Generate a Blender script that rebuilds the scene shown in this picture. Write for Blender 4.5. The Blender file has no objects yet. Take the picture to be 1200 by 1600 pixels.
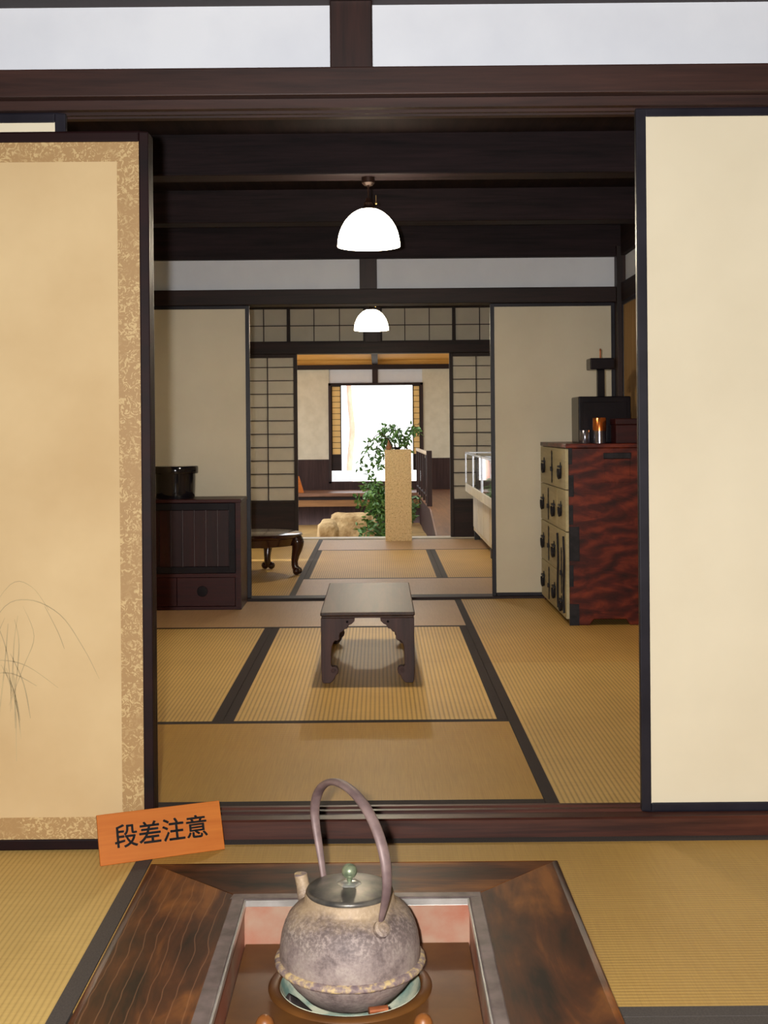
import bpy, bmesh, math, random
from math import sin, cos, pi, radians, sqrt
from mathutils import Vector, Matrix, noise

SC = bpy.context.scene
COL = SC.collection

# ------------------------------------------------------------------ camera, world, light
F_PX, EYE = 1930.0, 0.925
cam_data = bpy.data.cameras.new('camera')
cam_data.sensor_fit = 'VERTICAL'
cam_data.sensor_height = 24.0
cam_data.sensor_width = 18.0
cam_data.lens = F_PX / 1600.0 * 24.0
cam_data.shift_x = (600 - 591) / 1600.0
cam_data.shift_y = -(800 - 670) / 1600.0
cam_data.clip_start = 0.02
camera = bpy.data.objects.new('camera', cam_data)
camera.matrix_world = Matrix.Translation((0, 0, EYE)) @ Matrix.Rotation(radians(90), 4, 'X') @ Matrix.Rotation(radians(-0.5), 4, 'Z')
COL.objects.link(camera)
SC.camera = camera

SC.view_settings.view_transform = 'Standard'
SC.view_settings.look = 'None'
SC.view_settings.gamma = 1.0
SC.view_settings.exposure = 0.0
SC.view_settings.use_curve_mapping = False

world = bpy.data.worlds.new('overcast_sky')
SC.world = world
world.use_nodes = True
bg = world.node_tree.nodes['Background']
bg.inputs['Color'].default_value = (0.96, 0.98, 1.0, 1)
bg.inputs['Strength'].default_value = 2.6

sun_data = bpy.data.lights.new('sun', 'SUN')
sun_data.energy = 5.0
sun_data.angle = radians(1.0)
sun_data.color = (1.0, 0.95, 0.86)
sun = bpy.data.objects.new('sun', sun_data)
sun.rotation_euler = (radians(35), radians(38), 0)
sun.location = (6, 18, 8)
COL.objects.link(sun)

# the flash of the photographer's camera, beside the lens
flash_data = bpy.data.lights.new('camera_flash', 'SPOT')
flash_data.energy = 375.0
flash_data.color = (1.0, 0.97, 0.94)
flash_data.spot_size = radians(92)
flash_data.spot_blend = 0.6
flash_data.shadow_soft_size = 0.02
flash = bpy.data.objects.new('camera_flash', flash_data)
flash.location = (-0.075, 0.02, EYE + 0.03)
flash.rotation_euler = (radians(86), 0, 0)
COL.objects.link(flash)


# ------------------------------------------------------------------ materials
def new_mat(name):
    m = bpy.data.materials.new(name)
    m.use_nodes = True
    nt = m.node_tree
    b = nt.nodes['Principled BSDF']
    return m, nt, b


def rgb(r, g, b):
    """display colour 0-255 to linear"""
    f = lambda c: (c / 255 / 12.92) if c <= 10 else ((c / 255 + 0.055) / 1.055) ** 2.4
    return (f(r), f(g), f(b), 1)


def coords(nt, scale=(1, 1, 1), rot=(0, 0, 0)):
    tc = nt.nodes.new('ShaderNodeTexCoord')
    mp = nt.nodes.new('ShaderNodeMapping')
    mp.inputs['Scale'].default_value = scale
    mp.inputs['Rotation'].default_value = rot
    nt.links.new(tc.outputs['Object'], mp.inputs['Vector'])
    return mp.outputs['Vector']


def ramp(nt, fac, stops):
    r = nt.nodes.new('ShaderNodeValToRGB')
    el = r.color_ramp.elements
    el[0].position, el[0].color = stops[0]
    el[1].position, el[1].color = stops[-1]
    for p, c in stops[1:-1]:
        e = el.new(p)
        e.color = c
    nt.links.new(fac, r.inputs['Fac'])
    return r.outputs['Color']


def nz(nt, vec, scale, detail=4.0, rough=0.55, dist=0.0):
    n = nt.nodes.new('ShaderNodeTexNoise')
    n.inputs['Scale'].default_value = scale
    n.inputs['Detail'].default_value = detail
    n.inputs['Roughness'].default_value = rough
    n.inputs['Distortion'].default_value = dist
    nt.links.new(vec, n.inputs['Vector'])
    return n.outputs['Fac']


def bump(nt, b, height, strength, dist=0.002):
    bn = nt.nodes.new('ShaderNodeBump')
    bn.inputs['Strength'].default_value = strength
    bn.inputs['Distance'].default_value = dist
    nt.links.new(height, bn.inputs['Height'])
    nt.links.new(bn.outputs['Normal'], b.inputs['Normal'])


def math_node(nt, op, a, c=None):
    n = nt.nodes.new('ShaderNodeMath')
    n.operation = op
    for i, v in enumerate((a, c)):
        if v is None:
            continue
        if isinstance(v, (int, float)):
            n.inputs[i].default_value = v
        else:
            nt.links.new(v, n.inputs[i])
    return n.outputs[0]


def mix_col(nt, fac, c1, c2):
    n = nt.nodes.new('ShaderNodeMix')
    n.data_type = 'RGBA'
    for sock, v in ((n.inputs['Factor'], fac), (n.inputs['A'], c1), (n.inputs['B'], c2)):
        if isinstance(v, (int, float)):
            sock.default_value = v
        elif isinstance(v, tuple):
            sock.default_value = v
        else:
            nt.links.new(v, sock)
    return n.outputs['Result']


def mottled(name, c1, c2, scale=(4, 4, 4), ns=1.0, rough=0.6, metal=0.0, spec=0.5, lo=0.35, hi=0.65, bmp=0.0, bscale=None, bdist=0.002, coat=0.0):
    m, nt, b = new_mat(name)
    v = coords(nt, scale)
    f = nz(nt, v, ns, 6.0)
    nt.links.new(ramp(nt, f, [(lo, c1), (hi, c2)]), b.inputs['Base Color'])
    b.inputs['Roughness'].default_value = rough
    b.inputs['Metallic'].default_value = metal
    b.inputs['Specular IOR Level'].default_value = spec
    if coat:
        b.inputs['Coat Weight'].default_value = coat
        b.inputs['Coat Roughness'].default_value = 0.12
    if bmp:
        g = nz(nt, v, bscale or ns * 3, 6.0)
        bump(nt, b, g, bmp, bdist)
    return m


def wood(name, c1, c2, axis='X', rough=0.45, spec=0.45, fine=1.0, coat=0.0, bmp=0.12):
    """straight grain running along the given axis of the object"""
    m, nt, b = new_mat(name)
    s = {'X': (1.2, 22, 22), 'Y': (22, 1.2, 22), 'Z': (22, 22, 1.2)}[axis]
    v = coords(nt, s)
    f = nz(nt, v, 1.0 * fine, 8.0, 0.62, 0.6)
    g = nz(nt, coords(nt, tuple(x * 5 for x in s)), 1.0 * fine, 4.0, 0.6, 0.2)
    h = math_node(nt, 'ADD', math_node(nt, 'MULTIPLY', f, 0.7), math_node(nt, 'MULTIPLY', g, 0.3))
    nt.links.new(ramp(nt, h, [(0.36, c1), (0.64, c2)]), b.inputs['Base Color'])
    b.inputs['Roughness'].default_value = rough
    b.inputs['Specular IOR Level'].default_value = spec
    if coat:
        b.inputs['Coat Weight'].default_value = coat
        b.inputs['Coat Roughness'].default_value = 0.2
    bump(nt, b, h, bmp, 0.002)
    return m


def tatami(name, c_light, c_dark, pitch=0.0115, amount=0.5, rough=0.5):
    """woven rush: ribs along local Y, single rushes across"""
    m, nt, b = new_mat(name)
    tc = nt.nodes.new('ShaderNodeTexCoord')
    sp = nt.nodes.new('ShaderNodeSeparateXYZ')
    nt.links.new(tc.outputs['Object'], sp.inputs[0])
    ang = math_node(nt, 'MULTIPLY', sp.outputs['X'], 2 * pi / pitch)
    rib = math_node(nt, 'ABSOLUTE', math_node(nt, 'SINE', math_node(nt, 'MULTIPLY', ang, 0.5)))
    rib = math_node(nt, 'POWER', rib, 0.6)
    rush = nz(nt, coords(nt, (8, 420, 8)), 1.0, 3.0, 0.6)
    blot = nz(nt, coords(nt, (2.2, 2.2, 2.2)), 1.0, 5.0, 0.6)
    f = math_node(nt, 'ADD', math_node(nt, 'MULTIPLY', rib, amount), math_node(nt, 'MULTIPLY', rush, 1.0 - amount))
    f = math_node(nt, 'ADD', math_node(nt, 'MULTIPLY', f, 0.8), math_node(nt, 'MULTIPLY', blot, 0.3))
    col = ramp(nt, f, [(0.22, c_dark), (0.85, c_light)])
    nt.links.new(col, b.inputs['Base Color'])
    b.inputs['Roughness'].default_value = rough
    b.inputs['Specular IOR Level'].default_value = 0.4
    bump(nt, b, math_node(nt, 'ADD', rib, math_node(nt, 'MULTIPLY', rush, 0.3)), 0.35, 0.0012)
    return m


M = {}
M['dark_x'] = wood('dark_stained_beam_wood', rgb(20, 11, 11), rgb(46, 27, 24), 'X', 0.55, 0.3)
M['dark_y'] = wood('dark_stained_wood_lengthwise', rgb(20, 11, 11), rgb(46, 27, 24), 'Y', 0.7, 0.2)
M['dark_z'] = wood('dark_stained_post_wood', rgb(24, 12, 11), rgb(54, 29, 24), 'Z', 0.5, 0.35)
M['beam_x'] = wood('smoked_ceiling_beam_wood', rgb(18, 11, 14), rgb(46, 31, 34), 'X', 0.65, 0.2)
M['sill_x'] = wood('worn_brown_sill_wood', rgb(44, 19, 14), rgb(90, 48, 34), 'X', 0.4, 0.45)
M['rail_x'] = wood('dark_brown_rail_wood', rgb(38, 21, 18), rgb(66, 40, 33), 'X', 0.5, 0.35)
M['black_lacquer'] = mottled('black_lacquer', (0.006, 0.005, 0.008, 1), (0.012, 0.010, 0.014, 1), (6, 6, 6), rough=0.25, spec=0.22)
M['gloss_lacquer'] = mottled('polished_black_lacquer', (0.004, 0.004, 0.006, 1), (0.008, 0.007, 0.010, 1), (6, 6, 6), rough=0.08, spec=0.6)
M['frame_lacquer'] = mottled('satin_black_frame_lacquer', (0.010, 0.009, 0.014, 1), (0.02, 0.018, 0.026, 1), (6, 6, 6), rough=0.36, spec=0.28)
M['byobu_frame'] = mottled('dark_red_black_lacquer', (0.006, 0.003, 0.004, 1), (0.018, 0.005, 0.005, 1), (3, 3, 9), rough=0.5, spec=0.15)
M['white_plaster'] = mottled('white_wall_plaster', (0.70, 0.73, 0.80, 1), (0.78, 0.81, 0.87, 1), (3, 3, 3), rough=0.9, spec=0.1, bmp=0.05, bscale=60)
M['cream_paper'] = mottled('cream_sliding_door_paper', (0.72, 0.64, 0.47, 1), (0.80, 0.72, 0.54, 1), (1.5, 1.5, 1.5), rough=0.85, spec=0.15)
M['grey_paper'] = mottled('greyer_sliding_door_paper', (0.60, 0.54, 0.42, 1), (0.68, 0.62, 0.49, 1), (1.5, 1.5, 1.5), rough=0.85, spec=0.15)  # same kind of paper as the near doors, in a greyer tone
M['sand_wall'] = mottled('tan_sand_plaster', (0.42, 0.33, 0.20, 1), (0.50, 0.40, 0.26, 1), (30, 30, 30), rough=0.95, spec=0.05)
M['brown_paper'] = mottled('brown_door_paper', rgb(150, 118, 78), rgb(170, 136, 92), (40, 40, 3), rough=0.8, spec=0.1)
M['ceiling_wood'] = wood('smoked_ceiling_boards', rgb(18, 12, 13), rgb(40, 27, 27), 'Y', 0.75, 0.15)
M['ochre_board'] = wood('pale_cedar_soffit', rgb(205, 150, 70), rgb(235, 185, 100), 'X', 0.7, 0.2)
M['subfloor'] = mottled('rough_floor_boards', rgb(60, 40, 25), rgb(80, 56, 36), (3, 3, 3), rough=0.9)


def shoji_paper(name, c, trans):
    m, nt, b = new_mat(name)
    f = nz(nt, coords(nt, (9, 9, 9)), 1.0, 6.0)
    col = ramp(nt, f, [(0.3, tuple(x * 0.93 for x in c[:3]) + (1,)), (0.7, c)])
    nt.links.new(col, b.inputs['Base Color'])
    b.inputs['Roughness'].default_value = 0.9
    b.inputs['Specular IOR Level'].default_value = 0.1
    tr = nt.nodes.new('ShaderNodeBsdfTranslucent')
    nt.links.new(col, tr.inputs['Color'])
    mx = nt.nodes.new('ShaderNodeMixShader')
    mx.inputs[0].default_value = trans
    nt.links.new(b.outputs[0], mx.inputs[1])
    nt.links.new(tr.outputs[0], mx.inputs[2])
    nt.links.new(mx.outputs[0], nt.nodes['Material Output'].inputs['Surface'])
    return m


M['shoji_paper'] = shoji_paper('shoji_paper', (0.60, 0.56, 0.48, 1), 0.12)
M['garden_paper'] = shoji_paper('sunglow_tinted_shoji_paper', (0.80, 0.62, 0.34, 1), 0.45)  # sun glow through the far screens is put into the warm colour
M['far_cream'] = mottled('far_wall_cream_plaster', rgb(206, 201, 182), rgb(217, 212, 194), (8, 8, 8), rough=0.9, spec=0.1)
M['lattice'] = mottled('lattice_wood', rgb(34, 26, 26), rgb(50, 38, 36), (4, 4, 4), rough=0.6, spec=0.3)
M['far_wainscot'] = wood('brown_wainscot_boards', rgb(44, 31, 31), rgb(70, 51, 48), 'Z', 0.65, 0.2)
M['deck'] = wood('brown_corridor_boards', rgb(96, 62, 40), rgb(140, 96, 64), 'Y', 0.4, 0.4)
M['deck_x'] = wood('brown_veranda_boards', rgb(96, 66, 48), rgb(140, 100, 76), 'X', 0.4, 0.4)
M['step_wood'] = wood('pale_step_wood', rgb(120, 84, 54), rgb(160, 118, 76), 'X', 0.6, 0.3)
M['pale_sill'] = wood('reflection_pale_sill', rgb(190, 178, 158), rgb(225, 215, 196), 'X', 0.4, 0.5)  # pale tone stands in for the bright reflection on the sill
M['rail_pale'] = mottled('sunbleached_rail_wood', rgb(170, 150, 120), rgb(200, 182, 152), (3, 3, 3), rough=0.6)
M['mat_edge'] = mottled('black_brown_mat_edging_cloth', (0.022, 0.014, 0.013, 1), (0.034, 0.022, 0.021, 1), (300, 300, 300), rough=0.75, spec=0.25)
M['mat_edge_grey'] = mottled('grey_mat_edging_cloth', rgb(66, 60, 58), rgb(82, 76, 72), (300, 300, 300), rough=0.7, spec=0.3)


# ------------------------------------------------------------------ mesh helpers
class MB:
    def __init__(self):
        self.v, self.f = [], []

    def add(self, vs, fs):
        n = len(self.v)
        self.v += [tuple(p) for p in vs]
        self.f += [tuple(i + n for i in f) for f in fs]
        return self

    def box(self, x0, x1, y0, y1, z0, z1):
        vs = [(x, y, z) for z in (z0, z1) for y in (y0, y1) for x in (x0, x1)]
        return self.add(vs, [(0, 2, 3, 1), (4, 5, 7, 6), (0, 1, 5, 4), (2, 6, 7, 3), (0, 4, 6, 2), (1, 3, 7, 5)])

    def prism(self, pts, d0, d1, axis='Z'):
        """polygon pts (a, b) pushed from d0 to d1 along axis"""
        put = {'Z': lambda a, b, d: (a, b, d), 'Y': lambda a, b, d: (a, d, b), 'X': lambda a, b, d: (d, a, b)}[axis]
        n = len(pts)
        vs = [put(a, b, d0) for a, b in pts] + [put(a, b, d1) for a, b in pts]
        fs = [tuple(range(n - 1, -1, -1)), tuple(range(n, 2 * n))]
        fs += [(i, (i + 1) % n, n + (i + 1) % n, n + i) for i in range(n)]
        return self.add(vs, fs)

    def lathe(self, prof, c=(0, 0, 0), seg=48, wob=None, closed=False):
        vs, fs = [], []
        for k, (r, z) in enumerate(prof):
            for i in range(seg):
                a = 2 * pi * i / seg
                rr = r + (wob(a, r, z) if wob and r > 1e-4 else 0)
                vs.append((c[0] + rr * cos(a), c[1] + rr * sin(a), c[2] + z))
        n = len(prof)
        for k in range(n if closed else n - 1):
            for i in range(seg):
                j = (i + 1) % seg
                k2 = (k + 1) % n
                fs.append((k * seg + i, k * seg + j, k2 * seg + j, k2 * seg + i))
        return self.add(vs, fs)

    def sweep(self, path, rad, seg=12, flat=1.0, up=None):
        """tube along path; rad number or list; flat squashes the section along the frame's second axis"""
        P = [Vector(p) for p in path]
        n = len(P)
        R = rad if isinstance(rad, (list, tuple)) else [rad] * n
        vs, fs = [], []
        prev = None
        for i in range(n):
            t = (P[min(i + 1, n - 1)] - P[max(i - 1, 0)]).normalized()
            if prev is None:
                a = Vector(up) if up else (Vector((0, 0, 1)) if abs(t.z) < 0.9 else Vector((1, 0, 0)))
            else:
                a = prev
            a = (a - t * a.dot(t)).normalized()
            prev = a
            b = t.cross(a)
            for k in range(seg):
                q = 2 * pi * k / seg
                vs.append(P[i] + a * (R[i] * cos(q)) + b * (R[i] * flat * sin(q)))
        for i in range(n - 1):
            for k in range(seg):
                j = (k + 1) % seg
                fs.append((i * seg + k, i * seg + j, (i + 1) * seg + j, (i + 1) * seg + k))
        fs.append(tuple(range(seg - 1, -1, -1)))
        fs.append(tuple((n - 1) * seg + k for k in range(seg)))
        return self.add(vs, fs)

    def cyl(self, c, r, z0, z1, seg=32):
        return self.lathe([(0, z0), (r, z0), (r, z1), (0, z1)], c, seg)

    def ball(self, c, r, seg=20, rings=12, sq=(1, 1, 1)):
        vs, fs = [], []
        for i in range(rings + 1):
            t = pi * i / rings
            for k in range(seg):
                a = 2 * pi * k / seg
                vs.append((c[0] + r * sq[0] * sin(t) * cos(a), c[1] + r * sq[1] * sin(t) * sin(a), c[2] + r * sq[2] * cos(t)))
        for i in range(rings):
            for k in range(seg):
                j = (k + 1) % seg
                fs.append((i * seg + k, (i + 1) * seg + k, (i + 1) * seg + j, i * seg + j))
        return self.add(vs, fs)

    def xform(self, mat):
        self.v = [tuple(mat @ Vector(p)) for p in self.v]
        return self

    def build(self, name, m, parent=None, loc=(0, 0, 0), rotz=0.0, bevel=0.0, bseg=2, smooth=False):
        me = bpy.data.meshes.new(name)
        me.from_pydata(self.v, [], self.f)
        bm = bmesh.new()
        bm.from_mesh(me)
        bmesh.ops.remove_doubles(bm, verts=bm.verts, dist=1e-6)
        bmesh.ops.dissolve_degenerate(bm, edges=bm.edges, dist=1e-7)
        bmesh.ops.recalc_face_normals(bm, faces=bm.faces)
        bm.to_mesh(me)
        bm.free()
        me.materials.append(m)
        if smooth:
            me.polygons.foreach_set('use_smooth', [True] * len(me.polygons))
            me.set_sharp_from_angle(angle=radians(smooth if smooth > 1 else 40))
        o = bpy.data.objects.new(name, me)
        o.location = loc
        o.rotation_euler = (0, 0, rotz)
        if parent:
            o.parent = parent
        COL.objects.link(o)
        if bevel:
            bv = o.modifiers.new('bevel', 'BEVEL')
            bv.width = bevel
            bv.segments = bseg
            bv.limit_method = 'ANGLE'
            bv.angle_limit = radians(30)
        return o


def box(*a):
    return MB().box(*a)


def thing(name, label, cat, loc=(0, 0, 0), rotz=0.0, group=None):
    o = bpy.data.objects.new(name, None)
    o.empty_display_size = 0.05
    o.location = loc
    o.rotation_euler = (0, 0, rotz)
    COL.objects.link(o)
    return tag(o, label, cat, group)


def tag(o, label, cat, group=None, kind=None):
    o['label'] = label
    o['category'] = cat
    if group:
        o['group'] = group
    if kind:
        o['kind'] = kind
    return o


def struct(o, label=None, cat=None):
    o['kind'] = 'structure'
    if label:
        o['label'] = label
        o['category'] = cat
    return o


def sbox(name, m, x0, x1, y0, y1, z0, z1, label, cat, bevel=0.0):
    c = ((x0 + x1) / 2, (y0 + y1) / 2, z0)
    o = box(x0 - c[0], x1 - c[0], y0 - c[1], y1 - c[1], 0, z1 - z0).build(name, m, None, c, bevel=bevel)
    return struct(o, label, cat)


# ------------------------------------------------------------------ floors, walls, ceilings
LX, RX = -1.41, 1.33             # side walls of the two rear rooms
NLX, NRX = -1.9, 1.7             # near room
Y_SILL0, Y_SILL1 = 2.925, 3.04
Y_MID0, Y_MID1 = 6.685, 6.80
Y_FAR0, Y_FAR1 = 10.38, 10.50
ZN = -0.045                      # near room floor

sbox('floor', M['subfloor'], NLX, NRX, -1.3, 2.925, -0.26, -0.20, 'wooden floor boards beneath the near mats', 'floor')
sbox('floor', M['subfloor'], LX - 0.1, RX + 0.1, 2.925, 6.80, -0.12, -0.045, 'wooden floor boards beneath the middle room mats', 'floor')
sbox('floor', M['subfloor'], LX - 0.1, RX + 0.1, 6.80, 10.5, -0.12, -0.045, 'wooden floor boards beneath the rear room mats', 'floor')

# near room shell
sbox('wall_left', M['sand_wall'], NLX - 0.1, NLX, -1.3, 2.925, -0.2, 2.3, 'tan plaster wall left of the hearth room', 'wall')
sbox('wall_right', M['sand_wall'], NRX, NRX + 0.1, -1.3, 2.925, -0.2, 2.3, 'tan plaster wall right of the hearth room', 'wall')
sbox('wall_back', M['sand_wall'], NLX - 0.1, NRX + 0.1, -1.4, -1.3, -0.2, 2.3, 'tan plaster wall behind the hearth room', 'wall')
sbox('ceiling', M['ceiling_wood'], NLX - 0.1, NRX + 0.1, -1.4, 2.925, 2.25, 2.32, 'dark board ceiling over the hearth room', 'ceiling')
# middle room shell
sbox('ceiling', M['ceiling_wood'], LX - 0.1, RX + 0.1, 2.925, 6.80, 2.075, 2.18, 'dark board ceiling over the middle room', 'ceiling')
sbox('wall_left', M['sand_wall'], LX - 0.1, LX, 2.925, 6.80, -0.05, 2.12, 'tan plaster wall on the left of the middle room', 'wall')
# rear room shell
sbox('wall_left', M['sand_wall'], LX - 0.1, LX, 6.80, 10.5, -0.05, 2.3, 'tan plaster wall on the left of the rear room', 'wall')
sbox('wall_right', M['sand_wall'], RX, RX + 0.1, 6.80, 10.5, -0.05, 2.3, 'tan plaster wall behind the display cases', 'wall')
sbox('ceiling', M['ceiling_wood'], LX - 0.1, RX + 0.1, 6.80, 10.5, 2.25, 2.33, 'dark board ceiling over the rear room', 'ceiling')
# right wall of the middle room: plaster above, brown sliding door below
sbox('wall_right', M['sand_wall'], RX + 0.02, RX + 0.12, 2.925, 6.80, -0.05, 2.12, 'tan plaster wall on the right of the middle room', 'wall')
sbox('trim_1', M['dark_y'], RX - 0.02, RX + 0.02, 3.04, 6.63, 1.60, 1.70, 'dark beam along the right wall of the middle room', 'trim', 0.003)
sbox('wall_right', M['white_plaster'], RX + 0.005, RX + 0.02, 3.04, 6.63, 1.70, 1.845, 'white plaster strip above the right wall beam', 'wall')
sbox('trim_2', M['dark_y'], RX - 0.02, RX + 0.02, 3.04, 6.63, 1.845, 2.10, 'dark top beam above the right white strip', 'trim', 0.003)


def door(name, x0, x1, y0, z0, z1, paper, label, fw=0.022, t=0.02, pull=None, pull_z=0.75, axis='X'):
    """papered sliding door facing -Y (axis X) or -X (axis Y)"""
    w = x1 - x0
    root = bpy.data.objects.new(name, None)
    COL.objects.link(root)
    struct(root, label, 'sliding door')
    if axis == 'X':
        root.location = (x0, y0, z0)
    else:
        root.location = (y0, x0, z0)
        root.rotation_euler = (0, 0, radians(90))
    h = z1 - z0
    fr = MB().box(0, fw, 0, t, 0, h).box(w - fw, w, 0, t, 0, h).box(fw, w - fw, 0, t, 0, fw * 0.85).box(fw, w - fw, 0, t, h - fw * 0.85, h)
    fr.build('door_frame', M['frame_lacquer'], root, bevel=0.003)
    box(fw - 0.002, w - fw + 0.002, 0.004, t - 0.004, fw * 0.8, h - fw * 0.8).build('door_paper', paper, root)
    if pull is not None:
        pb = MB()
        a = Matrix.Translation((pull, 0.004, pull_z)) @ Matrix.Rotation(radians(90), 4, 'X')
        pb.lathe([(0, -0.001), (0.026, -0.001), (0.030, 0.003), (0.033, 0.004), (0.036, 0.001), (0.036, -0.002)], seg=28).xform(a)
        pb.build('door_pull', M['black_lacquer'], root, smooth=40)
    return root


# ---- near wall -------------------------------------------------------------
prof = [(2.925, -0.20), (3.04, -0.20), (3.04, 0.0), (3.026, 0.0), (3.026, -0.007), (3.006, -0.007), (3.006, 0.0),
        (2.992, 0.0), (2.992, -0.007), (2.964, -0.007), (2.964, 0.0), (2.929, 0.0), (2.925, -0.004)]
o = MB().prism(prof, NLX, NRX, 'X').build('trim_3', M['sill_x'])
struct(o, 'worn brown door sill with tracks behind the hearth', 'sill')
sbox('trim_4', M['rail_x'], NLX, NRX, 2.905, 2.945, 1.712, 1.778, 'dark rail across the top of the near opening', 'beam', 0.003)
prof = [(2.94, 1.69), (2.962, 1.69), (2.962, 1.70), (2.992, 1.70), (2.992, 1.69), (3.004, 1.69), (3.004, 1.70),
        (3.026, 1.70), (3.026, 1.69), (3.05, 1.69), (3.05, 1.775), (2.945, 1.775), (2.945, 1.712), (2.94, 1.712)]
o = MB().prism(prof, NLX, NRX, 'X').build('trim_5', M['rail_x'])
struct(o, 'grooved lintel track of the near opening', 'lintel')
sbox('wall_front', M['white_plaster'], NLX, -0.107, 2.965, 3.0, 1.775, 1.945, 'white plaster strip above the opening left of the short post', 'wall')
sbox('wall_front', M['white_plaster'], -0.006, NRX, 2.965, 3.0, 1.775, 1.945, 'white plaster strip above the opening right of the short post', 'wall')
sbox('trim_6', M['dark_z'], -0.107, -0.006, 2.935, 3.03, 1.775, 1.945, 'short dark post between the two near white strips', 'post', 0.003)
sbox('trim_7', M['dark_x'], NLX, NRX, 2.90, 3.05, 1.942, 2.25, 'dark top beam along the upper edge of the picture', 'beam', 0.004)
door('door_1', 0.625, 1.55, 2.967, 0.0, 1.69, M['cream_paper'], 'bright cream sliding door on the right of the near opening', 0.024)
door('door_2', -1.66, -0.745, 2.967, 0.0, 1.69, M['cream_paper'], 'cream sliding door behind the folding screen', 0.026)
# ---- middle wall -------------------------------------------------------------
sbox('trim_8', M['dark_x'], LX, RX, 6.685, 6.80, -0.045, 0.012, 'dark sill between middle and rear room', 'sill', 0.002)
sbox('trim_9', M['dark_x'], LX, RX, 6.665, 6.80, 1.60, 1.682, 'dark lintel over the middle opening', 'lintel', 0.003)
sbox('wall_front', M['white_plaster'], LX, -0.094, 6.70, 6.76, 1.68, 1.848, 'white plaster strip above the middle opening left of its post', 'wall')
sbox('wall_front', M['white_plaster'], 0.0, 1.292, 6.70, 6.76, 1.68, 1.848, 'white plaster strip above the middle opening right of its post', 'wall')
sbox('trim_10', M['dark_z'], -0.094, 0.0, 6.68, 6.79, 1.68, 1.848, 'short dark post between the middle white strips', 'post', 0.002)
sbox('trim_11', M['beam_x'], LX, RX, 6.66, 6.80, 1.845, 2.10, 'dark beam along the top of the middle wall', 'beam', 0.003)
sbox('trim_12', M['dark_z'], 1.288, 1.345, 6.63, 6.80, 0.0, 1.90, 'dark corner post right of the chest of drawers', 'post', 0.003)
door('door_3', -1.39, -0.695, 6.70, 0.012, 1.60, M['grey_paper'], 'cream sliding door behind the slatted red chest', 0.022, pull=0.635, pull_z=0.50)
door('door_4', 0.612, 1.29, 6.70, 0.012, 1.60, M['grey_paper'], 'cream sliding door behind the iron-fitted chest of drawers', 0.022)
door('door_5', 4.86, 6.62, RX + 0.0, 0.0, 1.60, M['brown_paper'], 'brown sliding door on the right side wall of the middle room', 0.03, axis='Y')

# ceiling beams of the middle room
for y, z, lab in ((3.68, 1.912, 'first dark ceiling beam, just inside the middle room'), (4.80, 1.915, 'dark ceiling beam carrying the nearer pendant lamp'), (5.92, 1.918, 'dark ceiling beam between the nearer lamp and the middle wall')):
    sbox('ceiling_beam', M['beam_x'], LX, RX, y, y + 0.13, z, 2.08, lab, 'beam', 0.006)

# ---- far wall of the rear room ------------------------------------------------
sbox('trim_13', M['pale_sill'], LX, RX, 10.36, 10.52, -0.045, 0.008, 'sill at the courtyard edge, bright reflection in its pale colour', 'sill', 0.002)
sbox('trim_14', M['dark_x'], LX, RX, 10.36, 10.50, 1.56, 1.655, 'dark lintel over the courtyard opening', 'lintel', 0.003)
sbox('trim_15', M['dark_x'], LX, RX, 10.36, 10.50, 1.955, 2.25, 'dark beam above the lattice transom', 'beam', 0.003)
sbox('trim_16', M['dark_z'], -0.105, 0.025, 10.37, 10.49, 1.655, 1.955, 'short dark post behind the farther lamp', 'post', 0.002)


def lattice_panel(name, x0, x1, y, z0, z1, cols, rows, label, cat='paper screen', stile=0.03, rail=0.03, bar=0.007, skirt=0.0, t=0.03, paper=None, frame=None):
    """papered lattice; cols and rows are positions of the thin bars (world x and z)"""
    root = bpy.data.objects.new(name, None)
    COL.objects.link(root)
    root.location = (x0, y, z0)
    struct(root, label, cat)
    w, h = x1 - x0, z1 - z0
    fr = MB().box(0, stile, 0, t, 0, h).box(w - stile, w, 0, t, 0, h)
    fr.box(stile, w - stile, 0, t, h - rail, h).box(stile, w - stile, 0, t, max(skirt - 0.02, 0), max(skirt, rail))
    fr.build('screen_frame', frame or M['lattice'], root, bevel=0.002)
    lt = MB()
    for c in cols:
        lt.box(c - x0 - bar / 2, c - x0 + bar / 2, 0.006, 0.018, max(skirt, rail), h - rail)
    for r in rows:
        lt.box(stile, w - stile, 0.007, 0.017, r - z0 - bar / 2, r - z0 + bar / 2)
    lt.build('lattice', frame or M['lattice'], root)
    box(stile * 0.5, w - stile * 0.5, 0.0185, 0.0195, max(skirt, rail) - 0.005, h - rail + 0.005).build('paper', paper or M['shoji_paper'], root)
    if skirt:
        box(stile * 0.5, w - stile * 0.5, 0.009, 0.02, 0.0, skirt - 0.01).build('skirt_board', M['dark_x'], root)
    return root


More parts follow.
